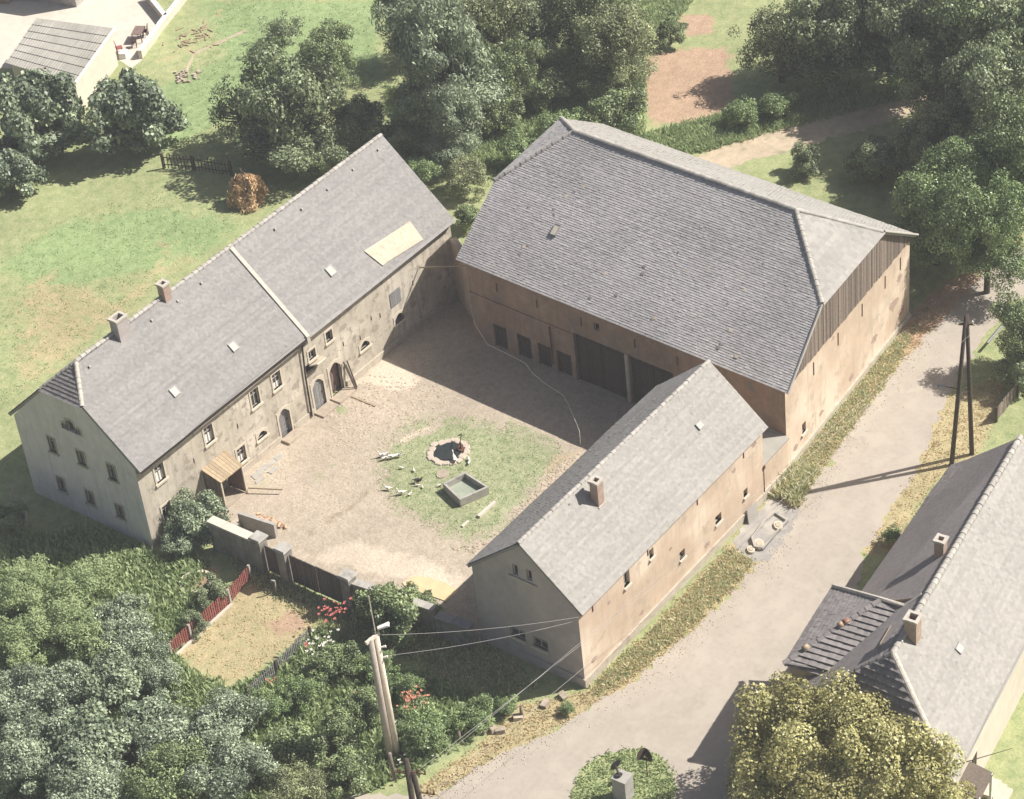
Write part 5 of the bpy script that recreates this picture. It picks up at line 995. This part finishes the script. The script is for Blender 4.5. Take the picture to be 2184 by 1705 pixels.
# front garden
tree('bush2', (2.20,-1.26,1.13,1.83), 'tall silvery-green shrub at the farmhouse corner by the yard wall', 'shrub', sz=1.35); tree('bush2', (0.47,-1.80,0.75,1.21), 'smaller silvery shrub at the foot of the tall corner shrub', 'shrub')
tree('bush', (1.71,-16.21,1.44,2.32), 'dark climbing shrub growing over the yard wall', 'shrub', sz=1.1); tree('bush', (3.15,-17.06,0.86,1.40), 'glossy end of the climbing shrub on the wall coping', 'shrub')
tree('yellow', (1.77,-43.95,3.58,5.78), 'large dense yellow-green tree in front of the neighbouring house')
gl_ = 'leafy garden bush in the thicket below the farmhouse gable'; gg = 'thicket bushes in the lower garden'
for i, q in enumerate(((-7.27,2.73,1.00,2.13), (-5.63,0.20,1.00,2.12), (-5.80,-3.41,0.90,1.82), (-9.75,-0.21,1.10,2.08), (-8.09,-2.28,1.10,2.20), (-7.03,-5.25,1.00,1.93), (-8.11,-8.16,0.94,1.52), (-10.09,-6.92,1.30,2.14), (-12.21,-4.93,1.40,2.27), (-13.78,-3.36,1.25,2.03))): k_ = ('lime','lime','bush2','lime','lime','pale2','pale2','bush2','pale2','pale2')[i]; tree(k_, q, {'pale2':'pale blue-green ','lime':'pale lime-green ','bush2':'silvery '}[k_]+gl_, 'bush', gg)
bl_ = 'tall fruit tree crown in the lower garden'; bg_ = 'fruit trees of the lower garden'
for i, q in enumerate(((-16.49,-7.32,1.65,2.70), (-13.85,-9.66,1.58,2.58), (-16.68,-11.80,1.61,2.65), (-11.39,-11.55,1.43,2.33), (-13.84,-14.53,1.54,2.52), (-9.41,-13.91,1.28,2.08), (-11.59,-16.89,1.47,2.39), (-8.80,-18.16,1.33,2.16), (-10.77,-20.49,1.38,2.24), (-8.35,-21.43,1.03,1.67))): k_ = ('pale','bigleaf','pale','pale2','broad','pale2','pale','bush','broad3','bush')[i]; tree(k_, q, {'pale':'pale blue-green fruit tree','pale2':'low pale blue-green fruit tree','broad2':'dark fruit tree','bigleaf':'broad-leaved silvery fruit tree','broad':'mid-green fruit tree','bush2':'low silvery fruit tree','bush':'low bushy fruit tree','broad3':'olive-green fruit tree'}[k_]+' in the lower garden', 'tree', bg_)
tree('bush4', (-1.59,-6.16,0.68,1.10), 'dark bush against the red picket fence', 'bush'); tree('bush4', (-3.82,-6.79,0.51,0.83), 'small dark bush at the low end of the red picket fence', 'bush')
for k_, q in (('bush',(-2.88,-15.56,0.96,1.55)), ('bush3',(-5.16,-15.56,0.84,1.36)), ('bush3',(-3.94,-22.69,0.80,1.69)), ('bush3',(-1.64,-24.21,0.60,1.33)), ('bush',(-3.83,-19.21,0.91,1.47)), ('bush3',(-6.78,-14.69,0.76,1.23)), ('bush',(-6.31,-19.09,0.98,1.58)), ('bush3',(-1.77,-19.71,0.76,1.23)), ('bush3',(-1.40,-17.50,0.69,1.12))): tree(k_, q, {'bush':'mid-green','bush3':'fresh green'}[k_]+' rose bush foliage in the bed around the twin pole', 'bush', 'rose bed bushes')
tree('bush3', (0.06,-25.02,0.40,0.85), 'low weeds at the tip of the shaded stable gable', 'bush'); tree('bush3', (1.57,-27.79,0.30,0.49), 'small green weed tuft on the verge below the stable corner', 'bush')
tree('bush3', (21.44,-35.59,0.45,0.73), 'small bush at the neighbouring house eave', 'bush')
# blossoms
def blooms(c, n, r, mat, label, k='rose', seed=1):
    g = random.Random(seed); o = empty(k, (c[0],c[1],0), label, 'flowers')
    mb = MB(); mb.tube([(c[0],c[1],0),(c[0],c[1],c[2])], .02, 5); part(mb, 'stem', M['bark'], o)
    for i in range(n):
        p_ = V(c)+V((g.gauss(0,r),g.gauss(0,r),g.gauss(0,r*.4))); mb = MB(); s_ = g.uniform(.045,.085)
        for j in range(5):
            a_ = j*1.257+g.random(); d = V((math.cos(a_),math.sin(a_),.5)); e = V((-math.sin(a_),math.cos(a_),0)); mb.add([p_, p_+d*s_+e*s_*.55, p_+d*s_*1.3+V((0,0,s_*.2)), p_+d*s_-e*s_*.55], ((0,1,2,3),))
        mb.add([p_+V((math.cos(t)*s_*.5,math.sin(t)*s_*.5,s_*.45)) for t in (0,1.57,3.14,4.71)]+[p_+V((0,0,s_*.9))], ((0,1,4),(1,2,4),(2,3,4),(3,0,4)))
        part(mb, 'blossom', BLOOM[mat], o)
blooms((0.29,-13.51,1.50), 37, .42, 'red', 'bright red rose bush at the end of the shaded yard wall', seed=2)
blooms((-2.64,-21.16,1.20), 52, .38, 'salmon', 'salmon rose cluster right of the twin pole', seed=3); blooms((-4.03,-18.75,1.20), 24, .30, 'salmon', 'small salmon rose cluster left of the twin pole', seed=4); blooms((-3.58,-22.59,0.90), 14, .2, 'salmon', 'few salmon roses low beside the verge', seed=5)
blooms((-5.18,-13.89,1.00), 7, .18, 'red', 'few red roses at the dark fence post', seed=6); blooms((-2.34,-13.69,1.10), 4, .14, 'red', 'few red roses over the grey picket fence', seed=7); blooms((-3.18,-15.50,1.10), 6, .3, 'red', 'scattered red roses beyond the grey fence', seed=8)
blooms((-4.68,-22.90,0.90), 24, .6, 'white', 'scattered white roses right of the twin pole foot', seed=9); blooms((-2.02,-14.42,1.20), 32, .6, 'white', 'white roses behind the grey picket fence', seed=10)
# bleached dead branches at the gable corner
db = MB(); 
for q in ([(-2.75,8.18,0.00), (-2.55,8.53,1.20), (-1.85,8.65,2.60)], [(-2.70,8.38,0.90), (-2.58,7.23,1.40), (-3.09,6.67,1.00)], [(-2.77,8.48,0.60), (-2.97,7.69,0.30)]): db.tube(q, [.16,.12,.06][:len(q)], 7)
single(db, 'dead_tree', M['pale_branch'], 'bleached forked dead branch beside the shaded farmhouse gable', 'branch', smooth=True)
tree('bush4', (-3.19,8.15,0.85,1.38), 'dark brambles behind the bleached dead branch', 'bush')
db = MB(); g = random.Random(3)
for i in range(14): x, y = .3+g.uniform(-.3,.9), -.9+g.gauss(0,.35); db.tube([(x,y,0),(x+g.gauss(0,.3),y+g.gauss(0,.3),g.uniform(.5,1.3))], [.06,.03], 5)
single(db, 'brushwood', M['pale_branch'], 'pale brushwood sticks propped at the farmhouse corner', 'sticks')

# ------------------------------------------------------------------ grass tufts (uncountable)
def tufts(name, poly, n, h, leaf, label, seed, avoid=(), spread=.12, cat='grass', blades=5, wid=.05):
    g = np.random.default_rng(seed); P = np.array(poly); lo, hi = P.min(0), P.max(0); pts = np.empty((0,2))
    while len(pts) < n:
        q = g.uniform(lo, hi, (n*2,2)); q = q[sdf(poly, q[:,0], q[:,1]) < 0]
        for a in avoid: q = q[sdf(a, q[:,0], q[:,1]) > 0]
        pts = np.concatenate([pts, q])
        if len(q) == 0: break
    pts = pts[:n]; clump = g.normal(0,1,(len(pts),1)); b = np.repeat(pts, blades, 0)+g.normal(0, spread, (len(pts)*blades,2)); m_ = len(b)
    hh = h*g.uniform(.4,1.3,(m_,1))*np.repeat(1+.25*clump, blades, 0).clip(.4,1.6); a = g.uniform(0,6.28,m_); lean = g.normal(0,.45,(m_,2))*hh
    base = np.concatenate([b, np.full((m_,1), -.01)],1); d = np.stack([np.cos(a),np.sin(a),np.zeros(m_)],1)*wid*g.uniform(.6,1.4,(m_,1)); tip = np.concatenate([b+lean, hh],1); mid = (base+tip)/2+np.array([0,0,1])*hh*.12
    V4 = np.stack([base-d, base+d, mid*.35+tip*.65+d*.5, tip-d*.25],1); t = np.repeat(g.uniform(0,1,len(pts)), blades)+g.normal(0,.15,m_)
    me = quads_mesh(name, V4, t, LEAF[leaf]); o = bpy.data.objects.new(name, me); col.objects.link(o); return tag(o, label, cat, None, 'stuff')
apron_pg = [(16.93,-27.94),(18.47,-27.77),(20.20,-27.75),(21.49,-27.82),(21.48,-28.69),(21.21,-29.73),(19.94,-30.02),(18.00,-30.36),(16.79,-30.45),(16.18,-29.89),(16.36,-29.01)]
bld = [apron_pg, [(3.5,-27.6),(21.1,-27.6),(21.1,-20.6),(3.5,-20.6)], roadL+roadR]
tall = [(3.53,-27.71),(9.29,-28.08),(16.54,-28.19),(16.84,-29.83),(13.81,-29.93),(9.18,-29.66),(5.58,-29.11),(3.10,-28.31)]
tufts('verge_grass', tall, 1700, .11, 'mix', 'tall green and straw verge grass along the stable wall', 1, bld)
tufts('dry_verge_grass', verge, 2200, .07, 'dry', 'short dry straw-coloured verge grass along the road', 2, bld)
tufts('weed_grass', [(20.96,-27.86),(24.09,-27.49),(24.41,-28.86),(21.42,-29.44),(20.20,-28.96)], 700, .40, 'mix', 'green weeds on the verge below the link shed', 3, bld)
tufts('barn_verge_grass', [(24.59,-27.51),(37.18,-26.48),(39.91,-26.90),(34.53,-27.99),(27.95,-28.63),(24.05,-29.08)], 1600, .10, 'mix', 'patchy grass on the verge below the barn wall', 12, bld)
tufts('yard_grass', isle, 1500, .05, 'lawn', 'short grass on the oval green in the yard', 4, [blob(pc,1.15), [(q.x,q.y) for q in (b0,b1,b2,b3)]], wid=.03)
tufts('meadow_grass', [(15.91,29.21),(21.49,29.53),(27.89,26.37),(27.66,19.60),(27.43,17.69),(18.72,17.68),(11.91,17.34),(5.31,17.27),(5.01,17.79)], 1500, .05, 'lawn', 'uneven meadow grass behind the farmhouse', 5, wid=.035)
tufts('lawn_grass', [(31.05,29.37),(50.39,40.66),(56.48,29.10),(46.18,21.60),(41.16,28.12),(33.51,24.89),(32.67,27.71)], 1200, .045, 'lawn', 'green lawn below the terrace', 6)
tufts('orchard_grass', [(46.51,20.98),(46.87,13.47),(65.81,11.37),(67.64,7.89),(58.96,6.29),(50.21,0.74),(50.92,-3.11),(63.33,-11.59),(67.15,-9.03),(63.71,-13.63),(49.40,-4.10),(48.54,6.40),(40.90,6.44),(41.24,10.79),(38.21,12.55)], 9000, .26, 'lawn', 'rank grass under the orchard trees', 7)
tufts('track_bank_grass', [(50.69,-0.13),(55.29,-3.39),(63.35,-8.91),(60.74,-10.81),(56.42,-8.08),(50.21,-4.34)], 2500, .30, 'lawn', 'rough grass bank above the dirt track', 8)
tufts('lot_grass', lot, 250, .05, 'dry', 'trampled dry grass on the fenced plot', 9)
tufts('garden_growth', [(-4.33,7.99),(-0.64,4.13),(-0.62,-0.65),(0.60,-3.48),(-5.30,-6.83),(-6.65,-11.45),(-4.55,-12.24),(0.04,-12.92),(-0.86,-15.65),(0.15,-22.76),(0.62,-24.85),(-5.43,-23.75),(-8.41,-21.91),(-20.39,-8.84)], 14000, .34, 'lawn', 'dense garden growth under the bushes', 10, [roadL+roadR, lot], .2, 'plants', 5, .09)
tufts('island_grass', isl, 1200, .10, 'lawn', 'grass on the small road island', 11)
tufts('right_verge_grass', vergeR, 600, .06, 'dry', 'dry grass between the road and the neighbouring house', 13, [roadL+roadR])
tufts('gate_shade_grass', [(1.74,-3.86),(2.23,-6.25),(1.47,-11.71),(2.00,-12.61),(4.00,-18.85),(2.97,-23.41),(2.20,-25.50),(0.03,-22.55),(0.44,-17.82),(-0.58,-15.42),(0.10,-10.86),(0.80,-6.12)], 2500, .16, 'mix', 'grass in the shade of the yard wall', 14)

# ------------------------------------------------------------------ fences
def picket_fence(name, pts, h, step, mat, label, pw=.07, post=1.9, postmat='concrete', rail=None):
    pts = [V((q[0],q[1],0)) for q in pts]; o = empty(name, pts[0], label, 'fence')
    for i in range(len(pts)-1):
        a, b = pts[i], pts[i+1]; L_ = (b-a).length; rz = math.atan2(b.y-a.y, b.x-a.x); n_ = max(1, round(L_/step))
        for k in range(n_):
            q = a.lerp(b,(k+.5)/n_); hh = h+random.gauss(0,.03); mb = MB(); mb.box((q.x,q.y,hh/2+.05), (pw,.025,hh), rz, (random.gauss(0,.03),random.gauss(0,.02))); part(mb, 'picket', mat, o)
        for z_ in (.28*h,.78*h):
            nv = V((-math.sin(rz),math.cos(rz),0))*.035; mb = MB(); mb.box((a+b)/2+nv+V((0,0,z_)), (L_,.04,.07), rz); part(mb, 'rail', mat, o)
        m_ = max(1, round(L_/post))
        for k in range(m_+(i == len(pts)-2)):
            q = a.lerp(b, k/m_); mb = MB(); mb.box((q.x,q.y,h*.53), (.13,.13,h*1.1), rz); part(mb, 'post', M[postmat], o)
    return o
picket_fence('picket_fence', [(30.02,27.50,-0.00)[:2], (30.85,25.36,0.00)[:2], (31.62,22.51,0.00)[:2]], 1.15, .26, M['wood_dark'], 'dark gappy picket fence on the lawn beside the hay heap', .06, 2.2, 'bark')
picket_fence('red_fence', [(-6.03,-7.04,0.00)[:2], (-4.44,-7.00,0.00)[:2], (-1.22,-6.95,0.00)[:2], (0.86,-6.60,0.00)[:2]], .95, .16, M['wood_red'], 'red-brown picket fence along the dry garden plot', .10, 2.6)
mb = MB(); ka, kb_ = V((-6.06,-7.12,0.00)), V((-1.34,-7.00,0.00)); mb.box((ka+kb_)/2+V((.03,-.12,.05)), ((kb_-ka).length,.14,.16), math.atan2(kb_.y-ka.y,kb_.x-ka.x)); single(mb, 'kerb', M['terrace'], 'pale kerb at the foot of the red fence', 'kerb')
picket_fence('grey_fence', [(-6.35,-12.90,0.00)[:2], (-4.06,-12.87,0.00)[:2], (-1.15,-12.74,0.00)[:2]], .9, .14, M['metal'], 'grey picket fence along the rose bed', .04, 2.4, 'wood_dark')
picket_fence('plank_fence', [(33.68,-35.48,0.00)[:2], (36.43,-35.37,0.00)[:2], (38.07,-35.19,0.00)[:2]], 1.0, .22, M['wood_grey'], 'weathered plank fence beside the roadside tree', .20, 2.0, 'wood_dark')
beam('rail', (39.49,-31.82,0.50), (45.55,-31.66,0.50), .12, .12, 'metal', 'long grey handrail bordering the upper road', 'railing')
mb = MB(); hq = V((0.68,-8.67,0.00)); ht = V((1.40,-7.75,0.00)); mb.tube([hq, hq+V((.05,.05,.55)), hq+V((.02,.0,.95)), hq+V((-.1,.12,1.02))], .05, 7); single(mb, 'water_tap', M['concrete'], 'pale standpipe tap at the edge of the wall shadow', 'tap', smooth=True)
# garden seat with rim
gc = V((-0.99,-4.22,0.00)); mb = MB(); k_ = 16
for i in range(k_):
    a0, a1 = 2*math.pi*i/k_, 2*math.pi*(i+1)/k_; mb.prism([(gc.x+.95*math.cos(a0),gc.y+.95*math.sin(a0)),(gc.x+.95*math.cos(a1),gc.y+.95*math.sin(a1)),(gc.x+.75*math.cos(a1),gc.y+.75*math.sin(a1)),(gc.x+.75*math.cos(a0),gc.y+.75*math.sin(a0))], 0, .22)
fb = single(mb, 'flower_ring', M['trim'], 'round pale-rimmed flower bed near the corner shrub', 'flower bed', loc=(gc.x,gc.y,0)); mb = MB(); mb.poly([(gc.x+.76*math.cos(2*math.pi*i/16),gc.y+.76*math.sin(2*math.pi*i/16),.12) for i in range(16)]); part(mb, 'soil', M['earth'], fb)

# ------------------------------------------------------------------ hay heap
hq = V((29.62,19.42,0.00)); hay = empty('hay_heap', hq, 'orange-brown hay heap thrown over a drying rack', 'hay')
g = np.random.default_rng(5); n_ = 5200; th = g.uniform(0,6.28,n_); zz = g.uniform(0,1,n_)**.8; zz = zz; rad = .92*np.sqrt(np.clip(1-zz**1.7,0,1))*(1.0+.30*np.sin(2*th+3*zz+.6)+.22*np.sin(5*th+1-3*zz)+.12*np.sin(9*th+7*zz))+.05
cen = np.stack([hq.x+rad*np.cos(th)*.95+.25*zz, hq.y+rad*np.sin(th)*1.3-.2*zz, zz*1.95],1)+g.normal(0,.09,(n_,3)); out = np.stack([np.cos(th),np.sin(th),np.full(n_,.4)],1)
M['haystrand'] = leafmat('hay_strand', (.56,.38,.20), (.85,.65,.42), .3, .9)
me = quads_mesh('hay', leaves(cen, out, .30, g, 2.2, .28, .1, .5), g.uniform(0,1,n_), M['haystrand']); ho = bpy.data.objects.new('hay', me); col.objects.link(ho); ho.parent = hay; ho.matrix_parent_inverse = Matrix.Translation(-hq); ho['kind'] = 'stuff'
mb = MB(); nn = 16
rows = []
for z_ in (0,.45,.9,1.3,1.6,1.75): rows.append([(hq.x+.11*z_+(math.sqrt(1-(z_/2.2)**2.2)*(.70+.2*math.sin(2*t+1.4*z_+.6)+.12*math.sin(5*t+1-1.4*z_)))*math.cos(t)*.9, hq.y-.09*z_+(math.sqrt(1-(z_/2.2)**2.2)*(.70+.2*math.sin(2*t+1.4*z_+.6)+.12*math.sin(5*t+1-1.4*z_)))*math.sin(t)*1.22, z_) for t in [2*math.pi*k/nn for k in range(nn)]])
mb.add([q for r_ in rows for q in r_], [(i*nn+k,i*nn+(k+1)%nn,(i+1)*nn+(k+1)%nn,(i+1)*nn+k) for i in range(5) for k in range(nn)]+[tuple(5*nn+k for k in range(nn))]); part(mb, 'core', M['hay'], hay)
for k in range(3): a_ = k*2.1; mb = MB(); mb.tube([(hq.x+1.3*math.cos(a_),hq.y+1.5*math.sin(a_),0),(hq.x,hq.y,2.75)], [.05,.04], 6); part(mb, 'rack_pole', M['bark'], hay)

# ------------------------------------------------------------------ outbuilding and terrace, upper left
og0, og1, og2, og3 = [V(q) for q in ((37.67,47.13,3.00), (39.39,40.57,3.00), (32.39,37.81,2.70), (32.09,44.68,2.70))]
ob = empty('outbuilding', ((og0+og2)/2).to_tuple()[:2]+(0,), 'outbuilding with a gently sloping fibre-cement sheet roof beside the terrace', 'shed')
nr = 7
for i in range(nr):
    t0, t1 = i/nr, (i+1)/nr+.012; qa, qb, qc, qd = og0.lerp(og3,t0), og1.lerp(og2,t0), og1.lerp(og2,t1), og0.lerp(og3,t1); mb = MB(); nw = 60; dz = .03*(nr-i)*.0
    up_ = [qa.lerp(qb,k/nw)+V((0,0,.012*math.cos(k*math.pi)+.0)) for k in range(nw+1)]; lw = [qd.lerp(qc,k/nw)+V((0,0,.012*math.cos(k*math.pi)+.05)) for k in range(nw+1)]
    mb.add(up_+lw, [(k,k+1,nw+2+k,nw+1+k) for k in range(nw)]); part(mb, 'roof_sheet', M['sheet'], ob)
ins = [q+((og0+og2)/2-q).normalized()*.35 for q in (og0,og1,og2,og3)]; pts = [(q.x,q.y) for q in ins]
if sum(pts[k][0]*pts[(k+1)%4][1]-pts[(k+1)%4][0]*pts[k][1] for k in range(4)) < 0: pts = pts[::-1]
mb = MB(); mb.prism(pts, -.2, 2.62); part(mb, 'wall', M['terrace'], ob)
mb = MB(); mb.tube([og1+V((0,0,.06)), og2+V((0,0,.06))], .09, 6); part(mb, 'verge_board', M['white'], ob)
nb0 = [V(q) for q in ((39.34,54.65,4.00), (42.55,47.48,4.00), (44.09,50.10,0.00), (42.70,55.28,-0.00))]
mb = MB(); x0, y0 = nb0[2].x, nb0[2].y; d_ = (V((44.09,50.10,0.00))-V((42.89,55.25,0.00))).normalized(); e_ = V((-d_.y,d_.x,0)); e_ = e_ if e_.y > 0 else -e_
a_ = V((44.09,50.10,0.00)); b_ = a_-d_*9; pts = [(a_.x,a_.y),(a_.x+e_.x*5,a_.y+e_.y*5),(b_.x+e_.x*5,b_.y+e_.y*5),(b_.x,b_.y)]
if sum(pts[k][0]*pts[(k+1)%4][1]-pts[(k+1)%4][0]*pts[k][1] for k in range(4)) < 0: pts = pts[::-1]
mb.prism(pts, -.2, 4.2); ah = single(mb, 'annex', M['concrete'], 'plain grey building at the far side of the terrace', 'building', loc=((a_.x+b_.x)/2,(a_.y+b_.y)/2,0)); mb = MB(); mb.prism([(x,y) for x,y in pts], 4.203, 4.35); part(mb, 'roof', M['sheet'], ah)
for a_, b_, lb in (((47.66,45.84,0.00),(45.62,41.93,0.00),'short terrace wall running up to the garden corner'), ((49.08,43.14,0.00),(44.43,41.43,0.00),'long pale terrace wall above the lawn'), ((44.38,41.38,-0.00),(40.60,39.83,-0.00),'lower stretch of pale terrace wall above the dry bank')):
    a, b = V(a_), V(b_); mb = MB(); mb.box((a+b)/2+V((0,0,.3)), ((b-a).length,.28,.7), math.atan2(b.y-a.y,b.x-a.x)); tw = single(mb, 'terrace_wall', M['terrace'], lb, 'wall'); mb = MB(); mb.box((a+b)/2+V((0,0,.685)), ((b-a).length+.02,.36,.06), math.atan2(b.y-a.y,b.x-a.x)); part(mb, 'coping', M['white'], tw)
def table(c, w_, d_, h, rz, mat, label, cat, back=False, name='table'):
    o = empty(name, (c[0],c[1],.01), label, cat, None, rz); mb = MB(); mb.box((0,0,h), (w_,d_,.05)); mb.build('top' if not back else 'seat', mat, o)
    for sx in (-1,1):
        for sy in (-1,1): mb = MB(); mb.box((sx*(w_/2-.06),sy*(d_/2-.06),h/2), (.06,.06,h)); mb.build('leg', mat, o)
    if back: mb = MB(); mb.box((-w_/2+.03,0,h+.28), (.05,d_,.5), 0, (0,-.15)); mb.build('backrest', mat, o)
table((42.77,42.01,0.00), 1.3, .8, .75, .5, M['door_brown'], 'brown wooden table on the terrace', 'table'); table((43.32,41.92,-0.00), .5, .5, .45, 2.2, M['door_brown'], 'brown chair behind the terrace table', 'chair', True, 'chair'); table((41.68,41.53,0.00), .45, .45, .45, .8, M['door_brown'], 'brown stool-like chair in front of the terrace table', 'chair', True, 'chair'); table((40.48,41.91,0.00), .5, .5, .45, -.6, M['wood_red'], 'dark red chair near the outbuilding corner', 'chair', True, 'chair')
mb = MB(); mb.box(V((40.24,41.27,0.00))+V((0,0,.2)), (.9,.5,.4), .6, (0,.1)); single(mb, 'tub', M['white'], 'white tub among the terrace chairs', 'tub')
mb = MB(); sp = V((40.17,34.87,-0.00)); 
for k in range(24): gg_ = random.Random(k); mb.box(sp+V((gg_.gauss(0,.45),gg_.gauss(0,.45),.06)), (.3,.2,.14), gg_.random()*3)
tag(mb.build('stone_heap', M['stone']), 'small heap of pinkish stones at the end of the lawn path', 'stones', None, 'stuff')
sheet('lawn_path', [(40.75,35.45),(42.41,36.45),(43.18,36.86),(43.93,36.69),(44.94,36.37),(47.78,35.77),(47.53,35.45),(44.73,36.13),(43.74,36.42),(43.09,36.57),(42.37,36.21),(40.78,35.23)], .01, M['track'], .2, .03, 8)
mb = MB()
for k in range(40): gg_ = random.Random(k+50); q = V((44.95,38.24,0.00)); mb.box(q+V((gg_.gauss(0,1.1),gg_.gauss(0,.9),.05)), (.6,.08,.06), gg_.random()*3)
tag(mb.build('dry_cuttings', M['wood_light']), 'scatter of dry cuttings on the lawn below the terrace wall', 'cuttings', None, 'stuff')
mb = MB(); tq = V((41.56,56.08,0.00)); mb.tube([tq+V((0,0,.3)),tq+V((.9,.5,.35))], [.5,.45], 10); mb.tube([tq+V((.3,-.5,.2)),tq+V((1.0,-.1,.2))], [.3,.3], 8); single(mb, 'log_stack', M['wood_light'], 'cut logs stacked in the terrace shade', 'logs', smooth=True)

# ------------------------------------------------------------------ roadside manure pit by the stable
pit = [(17.69,-28.75),(19.26,-28.62),(20.28,-28.76),(20.05,-29.72),(18.70,-29.74),(17.24,-29.79),(17.10,-29.31)]
apron = [(16.93,-27.94),(18.47,-27.77),(20.20,-27.75),(21.49,-27.82),(21.48,-28.69),(21.21,-29.73),(19.94,-30.02),(18.00,-30.36),(16.79,-30.45),(16.18,-29.89),(16.36,-29.01)]
sheet('pit_apron', apron, .009, M['ash'], .3, .10, 12)
pt_ = pit if sum(pit[k][0]*pit[(k+1)%len(pit)][1]-pit[(k+1)%len(pit)][0]*pit[k][1] for k in range(len(pit))) > 0 else pit[::-1]
mb = MB(); pc_ = (sum(q[0] for q in pt_)/len(pt_), sum(q[1] for q in pt_)/len(pt_))
for i in range(len(pt_)):
    a_, b_ = pt_[i], pt_[(i+1)%len(pt_)]; s_ = lambda q: (q[0]+(pc_[0]-q[0])*.12, q[1]+(pc_[1]-q[1])*.12); mb.prism([a_, b_, s_(b_), s_(a_)], -.1, .24)
ptt = single(mb, 'cesspit', M['concrete'], 'low rectangular concrete pit rim beside the stable wall', 'pit', loc=(*pc_,0)); mb = MB(); mb.prism(pt_, .0, .10); part(mb, 'pit_cover', M['ash'], ptt)
for c, rx in (((19.33,-29.50,0.12), .36), ((17.49,-29.40,0.12), .40), ((16.92,-29.23,0.05), .3)):
    mb = MB(); bl = blob(c, rx, rx*.7, .8, 14); mb.prism(bl, c[2]-.1, c[2]+.10); lid = single(mb, 'pit_lid', M['trim'], 'pale oval lid on the concrete pit beside the stable', 'lid', 'lids on the concrete pit'); mb = MB(); mb.prism([(c[0]+(x-c[0])*.6, c[1]+(y-c[1])*.6) for x,y in bl], c[2]+.102, c[2]+.13); part(mb, 'plug', M['stone'], lid)
bq = [V(q) for q in ((18.67,-27.93,0.00), (19.60,-27.98,0.00))]; f0 = rf.P(15.35,.75,.12); f1 = rf.P(16.3,.75,.12)
mb = MB(); mb.hexa([bq[0],bq[1],bq[1]+V((.02,-.05,0)),bq[0]+V((.02,-.05,0)),f0,f1,f1+V((.02,-.05,.02)),f0+V((.02,-.05,.02))]); single(mb, 'leaning_sheet', M['sheet'], 'pale sheet leaning against the stable plinth', 'sheet')
# loose grit washed along the road edges
gm2 = MB(); r_ = random.Random(77)
for k in range(1500):
    i = r_.randrange(len(roadL)-1); t = r_.random(); x = roadL[i][0]+(roadL[i+1][0]-roadL[i][0])*t+r_.gauss(0,.45); y = roadL[i][1]+(roadL[i+1][1]-roadL[i][1])*t-abs(r_.gauss(0,.6)); q_ = r_.uniform(.015,.06)
    gm2.add([(x-q_,y,.004),(x,y-q_,.004),(x+q_,y,.004),(x,y+q_,.004),(x,y,.006+q_*.8)], ((0,1,4),(1,2,4),(2,3,4),(3,0,4)), r_.random())
tag(gm2.build('road_grit', M['stone']), 'loose grit and pebbles along the road edge', 'gravel', None, 'stuff')
# small verge clutter
for q, lb in (((0.11,-25.93,0.00), 'short weathered stump post at the verge below the stable gable'), ((-2.96,-24.27,0.00), 'short weathered stump post at the rose bed corner')):
    mb = MB(); mb.tube([q, V(q)+V((.02,.0,.75))], [.10,.08], 7); single(mb, 'stump_post', M['wood_grey'], lb, 'post', smooth=True)
mb = MB()
for k, c in enumerate(((-1.68,-24.90,0.00), (-1.42,-25.22,0.00), (-1.30,-25.63,0.00), (1.43,-26.47,0.00), (2.37,-26.94,0.00), (-0.08,-25.82,0.00))): mb.box(V(c)+V((0,0,.1)), (.5,.34,.26), k*1.1, (.1,.15))
tag(mb.build('verge_stones', M['stone']), 'row of rough stones along the verge below the stable', 'stones', None, 'stuff')
mb = MB(); q = V((-4.28,-21.58,0.30)); mb.box(q, (1.1,.8,.6), .5); single(mb, 'compost_box', M['concrete'], 'grey lichen-covered box behind the twin pole', 'box')

# ------------------------------------------------------------------ haze volume added to lift the dark tones
hz = bpy.data.materials.new('haze'); hz.use_nodes = True; N_ = hz.node_tree.nodes; N_.remove(N_['Principled BSDF']); pv = N_.new('ShaderNodeVolumePrincipled')
pv.inputs['Color'].default_value = (.93,.95,1,1); pv.inputs['Density'].default_value = .00043; pv.inputs['Anisotropy'].default_value = .0; hz.node_tree.links.new(pv.outputs[0], N_['Material Output'].inputs['Volume'])
mb = MB(); mb.hexa([(-1700,-1700,-1),(1800,-1700,-1),(1800,1800,-1),(-1700,1800,-1),(-1700,-1700,92),(1800,-1700,92),(1800,1800,92),(-1700,1800,92)]); tag(mb.build('haze', hz), 'thin pale haze volume added to lift the dark tones', 'haze', None, 'stuff')
